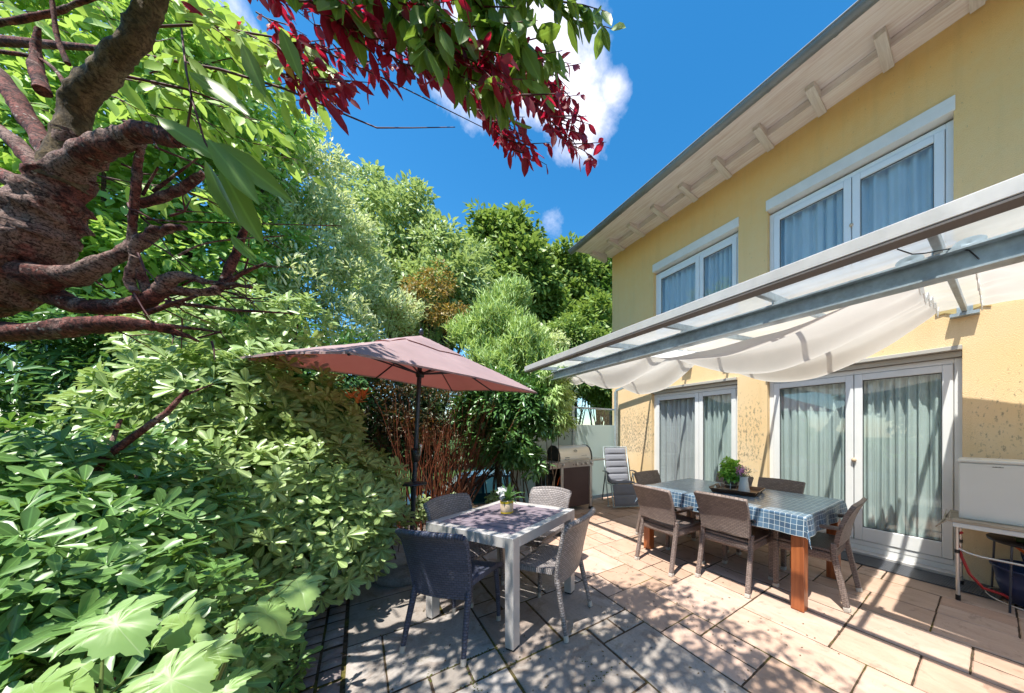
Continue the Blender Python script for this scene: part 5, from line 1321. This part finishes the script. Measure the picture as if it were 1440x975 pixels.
# few long leaves close to the camera by the cut stub
near = [(220, 165, .72, (.62, .15, -.35), .15), (292, 195, .72, (.5, .2, -.75), .15), (300, 200, .74, (.7, .1, -.5), .17), (288, 225, .74, (.25, .1, -1.), .15), (310, 235, .76, (.35, .2, -1.), .17), (325, 330, .8, (.45, .1, -.6), .09), (265, 100, .8, (.75, .1, -.45), .16), (340, 60, .85, (.3, .2, -1), .13), (395, 40, .85, (.3, .2, -1), .12)]
Pn = np.array([tuple(P(*q[:3])) for q in near]); Dn = norm(np.array([tuple(Vector((RT[0], RT[1], 0)) * q[3][0] + Vector((FW[0], FW[1], 0)) * q[3][1] + Vector((0, 0, q[3][2]))) for q in near])); Ln = np.array([q[4] for q in near])
leafmesh('foliage', G['cherry'], ch, Pn, Dn, norm(np.array([(-.5, -.7, .5)] * len(near)) + RNG.normal(size=(len(near), 3)) * .25), Ln, Ln * .36, 'ell', .2, origin=(tb.x, tb.y, 0))
b = MB(); b.tube([P(250, 199, 1.08), P(262, 190, .9), P(270, 140, .75), P(262, 100, .8), P(255, 40, .9)], .0025, 5); b.tube([P(270, 140, .75), P(288, 200, .73), P(310, 236, .76)], .002, 5); b.build('twigs', K_['twig'], ch, CM)
# high crown over the terrace (throws the dappled shade)
def crown_above(n, cx, cy, cz, rx, ry, rz, L, matn, o, org):
    cl = []
    while len(cl) < n:
        p = np.array([cx, cy, cz]) + rdir(1)[0] * np.array([rx, ry, rz]) * RNG.uniform(.2, 1) ** .5
        t = FW[0] * p[0] + FW[1] * p[1]
        if p[2] > CAMH + 1.52 * max(t, .0) + .12: cl.append(p)      # unseen shading crown is shaped to stay above the view
    cl = np.array(cl); m = 34
    P_ = np.repeat(cl, m, 0) + RNG.normal(size=(n * m, 3)) * np.array([.11, .11, .09])
    P_ = P_[P_[:, 2] > CAMH + 1.50 * np.maximum(FW[0] * P_[:, 0] + FW[1] * P_[:, 1], 0) + .05]
    return leafmesh('foliage', G[matn], o, P_, norm(RNG.normal(size=P_.shape) + np.array([0, 0, -.5])), norm(RNG.normal(size=P_.shape) * .5 + UPV), L * RNG.uniform(.7, 1.2, len(P_)), L * .45, 'hex', .1, origin=org)
crown_above(66, .0, .75, 3.5, .85, 1.75, .8, .10, 'cherry', ch, (tb.x, tb.y, 0))

# ---- purple leaved plum
pp = P(-420, 900, 2.2); pu = thing('purple_plum_tree', 'purple leaved plum whose dark red sprays hang against the clouds', 'tree', (pp.x, pp.y, 0))
rs = [(300, -50, 1.3, 470, 60, 1.4, 9), (360, 20, 1.3, 450, 120, 1.35, 9), (400, -40, 1.3, 560, 60, 1.45, 10), (470, 10, 1.3, 600, 110, 1.4, 9), (560, 60, 1.35, 700, 190, 1.4, 10), (600, -20, 1.4, 760, 120, 1.5, 10), (700, 60, 1.45, 800, 190, 1.5, 11),
      (640, 120, 1.4, 715, 205, 1.4, 9), (680, 110, 1.4, 780, 170, 1.5, 9), (370, 95, 1.35, 450, 128, 1.35, 8), (520, -50, 1.4, 660, 60, 1.5, 9), (250, 0, 1.4, 330, 60, 1.5, 4), (430, 60, 1.4, 520, 90, 1.45, 7), (620, 90, 1.4, 690, 150, 1.4, 7), (700, 100, 1.35, 800, 205, 1.4, 12), (660, 150, 1.3, 720, 212, 1.3, 10), (740, 60, 1.4, 790, 160, 1.4, 9), (480, 30, .98, 560, 90, 1.0, 7), (380, 60, .98, 450, 120, 1.0, 6), (560, 0, .98, 650, 90, 1.0, 7), (420, 0, .98, 500, 50, 1.0, 6), (640, 60, .98, 730, 130, 1.02, 7), (530, -20, 1.25, 620, 40, 1.25, 8)]
R_, tb3 = twig_leaves(fan(rs, 8), .029, .064, .031, hang=.6, jit=.5)
leafmesh('foliage', G['purple'], pu, *R_, 'ell', .12, origin=(pp.x, pp.y, 0))
for pts in ([(160, 70, 1.35), (310, 98, 1.35), (400, 125, 1.35), (470, 155, 1.35), (530, 180, 1.35), (580, 180, 1.35), (640, 179, 1.35)], [(170, 40, 1.35), (280, 35, 1.35), (430, 60, 1.35), (560, 120, 1.4), (700, 190, 1.45)], [(165, 105, 1.3), (260, 125, 1.35), (330, 150, 1.4), (360, 175, 1.4)]):
    tb3.tube([P(*q) for q in pts], [.006 - .0045 * i / (len(pts) - 1) for i in range(len(pts))], 6)
tb3.build('twigs', K_['twig'], pu, Matrix.Translation((-pp.x, -pp.y, 0)))
b = MB(); b.tube([(pp.x, pp.y, -.05), P(-400, 500, 2.1), P(-300, 200, 1.9), P(-100, 50, 1.6), P(165, 70, 1.36)], [.09, .08, .06, .03, .008], 10); b.build('trunk', K_['red'], pu, Matrix.Translation((-pp.x, -pp.y, 0)))
crown_above(24, -1.0, 1.35, 3.4, .5, .65, .4, .10, 'cherry', ch, (tb.x, tb.y, 0))
crown_above(16, -.2, .5, 4.4, .8, 1.2, .6, .08, 'purple', pu, (pp.x, pp.y, 0))

# ---- generic tree: trunk, limbs and a crown of leaf clumps
def tree(name, label, crown, leafmat, base, L, W, clumps, per, cr, th=.5, nb=26, bark='brown', r0=.12, group=None, up=.2, tmpl='hex', zmin=.4, sprig=None, droop=.15):
    o = thing(name, label, 'tree' if 'tree' in name else 'shrub', (base[0], base[1], base[2] if len(base) > 2 else 0), 0, group)
    cp, cd = shell(crown, clumps, .35)
    m = cp[:, 2] > zmin; cp, cd = cp[m], cd[m]
    k = len(cp); P_ = np.repeat(cp, per, 0); dd = rdir(k * per); P_ = P_ + dd * np.array([1, 1, .7]) * cr * RNG.uniform(.25, 1, (k * per, 1)) ** .7
    cdr = np.repeat(cd, per, 0)
    if sprig is None: D = norm(dd * .7 + cdr * .5 + RNG.normal(size=P_.shape) * .5 + np.array([0, 0, -.2]))
    else: D = norm(np.array(sprig) + cdr * .4 + RNG.normal(size=P_.shape) * .35)
    N = norm(dd * .5 + UPV * .9 + cdr * .4 + RNG.normal(size=P_.shape) * .35)
    l = L * RNG.uniform(.6, 1.25, k * per)
    org = tuple(o.location)
    leafmesh('foliage', G[leafmat], o, P_, D, N, l, l * W / L, tmpl, droop, origin=org)
    idx = RNG.choice(k, min(k, nb), replace=False)
    stems('branches', K_[bark], o, org, (base[0], base[1], org[2] + (1.2 if r0 > .1 else 0)), [cp[i] for i in idx], r0 * .45, r0 * .06, wig=.05 if r0 < .1 else .2, seg=6)
    if r0 > .05:
        b = MB(); zt = max(c[0][2] for c in crown); b.tube([(base[0], base[1], org[2] - .1), (base[0] + .1, base[1], org[2] + 1.2), (base[0], base[1] + .1, zt * .6), (base[0], base[1], zt * .9)], [r0, r0 * .85, r0 * .5, r0 * .12], 10)
        b.build('trunk', K_[bark], o, Matrix.Translation(-Vector(org)))
    return o
def bl(*qs): return [blob(*q) for q in qs]
def base_of(px, t): q = P(px, 606, t); return (q.x, q.y)
tree('hazel_tree', 'bright green leafy tree filling the upper left behind the cherry limbs', bl((60, 60, 3.6, 1.0), (200, 60, 3.8, .95), (330, 130, 4.2, .8), (120, 230, 3.6, .9), (260, 240, 4.0, .8), (350, 260, 4.5, .6), (30, 350, 3.4, .9), (180, 380, 3.8, .8), (300, 380, 4.1, .7), (-80, 200, 3.4, 1.2), (380, 350, 4.4, .45)),
     'bright', base_of(120, 4.0), .12, .06, 9.5, 34, .21, r0=.12, tmpl='hex')
tree('butterfly_shrub', 'pale silvery green shrub with arching sprays behind the parasol', bl((425, 260, 5.0, .45), (450, 340, 5.0, .6), (500, 400, 5.2, .55), (420, 400, 4.6, .5), (465, 230, 5.2, .28), (395, 310, 4.8, .4), (560, 440, 5.5, .4), (420, 195, 5.1, .22), (450, 178, 5.2, .13), (475, 290, 5.0, .22), (505, 330, 5.1, .25), (380, 440, 4.8, .5), (500, 455, 5.0, .45), (320, 460, 4.4, .4)),
     'silver', base_of(460, 5.2), .09, .030, 24, 26, .17, r0=.045, sprig=(.1, 0, .7), droop=.5)
tree('walnut_tree', 'open crowned green tree above the parasol, sky showing between its leaves', bl((570, 325, 8., .9), (625, 370, 8.2, 1.0), (540, 370, 7.8, 1.1), (590, 430, 7.6, 1.2), (500, 310, 8.2, .8), (655, 410, 8., .8), (520, 265, 8.6, .5), (585, 285, 8.2, .4), (665, 365, 8.6, .5)),
     'walnut', base_of(600, 8.2), .15, .07, 10, 30, .26, r0=.14)
tree('rust_shrub', 'green shrub with rusty orange young leaves above the parasol', bl((600, 425, 6.2, .45), (560, 440, 6.2, .4), (640, 450, 6.2, .35), (620, 390, 6.4, .3)), 'rust', base_of(600, 6.3), .075, .035, 20, 30, .14, r0=.03)
tree('willow_leaf_shrub', 'tall light green shrub with narrow upright leaves between parasol and terrace roof', bl((700, 450, 5.6, .40), (740, 490, 5.4, .42), (685, 500, 5.6, .35), (720, 415, 5.8, .28), (775, 520, 5.3, .3), (660, 470, 5.8, .3), (710, 520, 5.4, .4)),
     'willow', base_of(715, 5.5), .13, .02, 42, 40, .16, r0=.03, sprig=(0, 0, 1.), droop=.35)
tree('laurel_bush', 'glossy dark green laurel bush between the small table and the grill', bl((700, 560, 4.9, .42), (750, 570, 4.9, .42), (725, 625, 4.7, .30), (765, 590, 4.8, .24), (690, 620, 5.0, .32), (745, 650, 4.65, .16), (665, 590, 5.1, .3)),
     'laurel', base_of(725, 4.8), .12, .042, 42, 30, .15, r0=.03, zmin=.55, droop=.2, nb=9)
tree('drooping_laurel', 'light green drooping leafy shrub in front of the frosted screen', bl((785, 560, 4.75, .22), (790, 590, 4.7, .14), (780, 525, 4.9, .22)), 'willow', base_of(785, 4.8), .12, .024, 60, 34, .10, r0=.02, sprig=(.3, -.2, -.7), zmin=.5, nb=3)
for q, lab in (((-100, 5.0), 'dark hedge at the far left behind the rhododendron'), ((330, 5.2), 'dark shaded hedge behind the pale shrub')):
    pass
hb = []
for px, t in ((40, 3.4), (140, 3.2), (250, 3.4), (340, 3.7), (420, 4.1), (480, 4.6)):
    hb += [blob(px, 606 - (2.15 - 1.448) / t * 429, t, .7), blob(px, 606 - (.9 - 1.448) / t * 429, t, .6)]
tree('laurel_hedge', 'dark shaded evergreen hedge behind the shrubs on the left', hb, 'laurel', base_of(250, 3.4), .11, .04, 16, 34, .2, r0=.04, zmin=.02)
hb = []
for px, t in ((520, 5.4), (570, 5.6), (625, 5.9), (680, 6.0), (735, 6.1), (770, 6.3)):
    hb += [blob(px, 606 - (1.85 - 1.448) / t * 429, t, .55), blob(px, 606 - (1.15 - 1.448) / t * 429, t, .42)]
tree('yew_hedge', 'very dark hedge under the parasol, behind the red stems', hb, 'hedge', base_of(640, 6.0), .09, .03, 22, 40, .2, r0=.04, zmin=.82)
# red stemmed shrub
ro = P(600, 606, 4.5); rsb = thing('red_stemmed_shrub', 'thicket of thin red orange stems with bronze leaves behind the parasol pole', 'shrub', (ro.x, ro.y, 0))
b = MB()
for k in range(150):
    px = random.uniform(535, 665); t = random.uniform(4.2, 5.0); cl = random.choice((565, 590, 612, 622, 640)); p0 = P(cl + random.gauss(0, 5), 606, t); p0.z = 0
    lean = (cl - 600) * .006 + random.gauss(0, .26)
    p1 = p0 + Vector((RT[0] * lean * .5, RT[1] * lean * .5, random.uniform(.6, .9))); p2 = p0 + Vector((RT[0] * lean * 1.4, RT[1] * lean * 1.4, random.uniform(1.3, 2.0)))
    r = random.uniform(.003, .009)
    b.tube([p0, p1 + Vector((random.uniform(-.04, .04), random.uniform(-.04, .04), 0)), p2], [r, r * .8, r * .35], 5)
    for j in range(2):
        s = p1.lerp(p2, random.random()); b.tube([s, s + Vector((random.uniform(-.14, .14), random.uniform(-.14, .14), random.uniform(.12, .3)))], [r * .5, r * .2], 4)
b.build('stems', K_['stem'], rsb, Matrix.Translation((-ro.x, -ro.y, 0)))
P_, D = shell(bl((560, 525, 4.6, .40), (620, 530, 4.7, .42), (670, 545, 4.9, .35), (520, 560, 4.4, .32), (650, 590, 4.9, .22), (530, 620, 4.4, .2), (600, 600, 4.7, .3), (560, 590, 4.5, .25)), 420, .3)
leafmesh('foliage', G['bronze'], rsb, P_, norm(D + RNG.normal(size=P_.shape)), norm(UPV + RNG.normal(size=P_.shape) * .6), .05 * RNG.uniform(.6, 1.3, len(P_)), .022, 'hex', .1, origin=(ro.x, ro.y, 0))
# low plants at the foot of the hedge
for i, (px, py, t, r) in enumerate(((640, 712, 4.4, .14), (590, 716, 4.0, .12), (545, 712, 3.9, .16), (700, 705, 4.6, .12))):
    q = P(px, py, t)
    shrub('low_plant', ['small bright green leafy plant right of the parasol pole', 'low green plant at the foot of the parasol pole', 'low leafy plant between pale shrub and red stems', 'small leafy plant in front of the laurel bush'][i], 'plant', [((q.x, q.y, q.z), r)],
          'walnut', 260, 5, .07, .04, (q.x, q.y), up=.8, nst=4, r0=.005, group='low plants at the foot of the hedge', zmin=.0)
# far trees
ft = [((715, 360, 17., (1.9, 1.9, 2.4)), (700, 420, 16.5, (2.2, 2.2, 2.0)), (735, 400, 17., (2., 2., 2.))), ((800, 400, 19., (2., 2., 1.9)), (780, 450, 18.5, (2.2, 2.2, 1.8)), (820, 470, 18., (2., 2., 2.))),
      ((845, 395, 21., (2.0, 2.0, 1.9)), (860, 440, 20.5, (2.4, 2.4, 2.6)), (850, 510, 20., (2.4, 2.4, 2.4))), ((640, 400, 20., (2.4, 2.4, 2.2)), (600, 430, 20., (2.6, 2.6, 2.2)))]
for i, g_ in enumerate(ft):
    tree('forest_tree', ['tallest dark green tree on the skyline, left of the house', 'green tree against the sky between the tallest tree and the house', 'forest tree touching the house corner at the skyline', 'far tree behind the open crowned tree'][i],
         bl(*g_), ['forest', 'forest', 'forest2', 'forest2'][i], base_of(g_[1][0], g_[1][2]), .34, .20, 5.5, 44, .52, r0=.22, group='forest trees beyond the garden', tmpl='quad', zmin=-1)
for i, (px, py, t, r) in enumerate(((800, 500, 13., 1.0), (840, 520, 14., 1.1), (760, 520, 12., 1.0))):
    tree('garden_bush', ['mid green bush just above the far end of the terrace roof', 'bush seen through and above the glass screen', 'grey green bush right of the narrow leaved shrub'][i], bl((px, py - 20, t, r), (px + 10, py + 25, t, r)), ['forest', 'forest', 'silver'][i], base_of(px, t), .16, .09, 12, 40, .32, r0=.08, group='bushes beyond the screen', zmin=-1)
hb = [((-3.2 + .25 * math.sin(k), -6.5 + k * .9, z), (.75, .75, .8)) for k in range(9) for z in (.6, 1.6)]  # hedge and trees added out of view to fill reflections and block horizon light
tree('garden_hedge', 'long green hedge on the garden side, mirrored in the terrace doors', hb, 'laurel', (-3.2, -3.0), .12, .05, 8, 30, .25, r0=.04, zmin=.02)
for i, (x, y, h) in enumerate(((-7.5, -6., 4.2), (-8.5, 0.5, 4.8), (-4.5, -10., 4.5))):
    tree('garden_tree', ['garden tree mirrored in the door panes, nearest the hedge end', 'tall garden tree behind the shrubs on the left', 'garden tree behind the camera by the hedge'][i], [((x, y, h), (2.2, 2.2, 2.0)), ((x + .6, y + .8, h - 1.6), (2.2, 2.2, 1.5))], 'walnut', (x, y), .3, .16, 4, 36, .5, r0=.16, group='garden trees', tmpl='quad')
# ---- small pot plants
o = [x for x in COL.objects if x.name == 'potted_plant'][0]
p = np.array([(0, 0, .10)] * 3); R_ = rosette(p, np.array([(0, 0, 1.), (.2, .1, 1), (-.2, -.1, 1.)]), 7, .13, .034, 50, 22)
leafmesh('foliage', G['laurel'], o, *R_, 'full', .45)
ppz = np.array([(-.05, -.02, .20), (-.055, -.025, .17), (.03, .05, .19), (-.045, -.01, .145), (.045, .055, .165)]); R_ = rosette(np.repeat(ppz, 2, 0) + RNG.normal(size=(10, 3)) * .008, rdir(10) + np.array([-.5, -.8, .3]), 5, .032, .026, 60)
leafmesh('flowers', G['white'], o, *R_, 'full', .1)
b = MB(); [b.tube([(0, 0, .09), (q[0] * .5, q[1] * .5, q[2] * .8), tuple(q)], .002, 5) for q in ppz]; b.build('stems', K_['green'], o)
o = [x for x in COL.objects if x.name == 'herb_pot'][0]
P_, D = shell([((0, 0, .21), (.115, .125, .10)), ((.01, .05, .28), (.06, .06, .07)), ((0, -.04, .26), (.06, .06, .06)), ((0, -.02, .15), (.09, .1, .06))], 2000, .3)
leafmesh('foliage', G['basil'], o, P_, norm(D + RNG.normal(size=P_.shape) * .6), norm(D + UPV + RNG.normal(size=P_.shape) * .4), .046 * RNG.uniform(.6, 1.2, len(P_)), .032, 'hex', .3)
o = [x for x in COL.objects if x.name == 'flower_vase'][0]
P_, D = shell([((0, -.01, .21), (.085, .085, .05))], 1300, .3); 
leafmesh('foliage', G['greyleaf'], o, P_, norm(D + RNG.normal(size=P_.shape) * .6), norm(UPV + RNG.normal(size=P_.shape) * .4), .03, .011, 'hex', .1)
P_, D = shell([((-.05, -.005, .245), (.045, .045, .03)), ((-.06, .01, .215), (.03, .03, .02))], 1900, .6); R_ = rosette(P_, D, 6, .015, .011, 60); leafmesh('flowers', G['pink'], o, *R_, 'quad', .1)
P_, D = shell([((.02, -.045, .235), (.06, .06, .035))], 500, .6); R_ = rosette(P_, D, 5, .009, .007, 60); leafmesh('flowers', G['white'], o, *R_, 'quad', .1)
b = MB(); [b.tube([(0, 0, .12), (random.uniform(-.05, .05), random.uniform(-.05, .05), .21)], .0018, 4) for _ in range(14)]; b.build('stems', K_['green'], o)
# ---- moss cushions in the wide joints (uncountable)
b = MB(); rngm = random.Random(2)
XJ = [-.07 + ux * k for k in range(10)]
for cx, cy, n_, sp in ((.31, 2.12, 90, .10), (.53, 1.94, 110, .10), (.60, 1.72, 90, .10), (.45, 2.35, 50, .10), (.05, 1.75, 90, .09), (.72, 1.95, 60, .08), (.95, 1.90, 50, .09), (.30, 2.55, 50, .10), (1.13, 1.45, 50, .09)):
    jx = min(XJ, key=lambda q: abs(q - cx)); jy = round((cy + 3.2) / .2) * .2 - 3.2
    for _ in range(n_):
        if rngm.random() < .5: x = jx + rngm.gauss(0, .010); y = cy + rngm.gauss(0, sp)
        else: y = jy + rngm.gauss(0, .010); x = cx + rngm.gauss(0, sp)
        r = rngm.uniform(.002, .007); h = r * rngm.uniform(.4, .8)
        b.lathe([(r, 0), (r * .8, h * .7), (0, h)], c=(x, y, -.003), seg=6)
tag(b.build('moss', G['moss']), 'yellow green moss cushions on the joints of the old slabs', kind='stuff')
# fallen petals and leaf bits on the paving
n_ = 520; Pl = np.stack([RNG.uniform(-.3, 3.4, n_), RNG.uniform(.6, 4.4, n_), np.full(n_, .004)], 1)
tag(leafmesh('leaf_litter', G['bronze'], None, Pl, norm(RNG.normal(size=(n_, 3)) * np.array([1, 1, .05])), np.tile(UPV, (n_, 1)) + RNG.normal(size=(n_, 3)) * .1, .018 * RNG.uniform(.5, 1.4, n_), .010, 'quad', .1), 'small fallen leaves scattered over the slabs', kind='stuff')
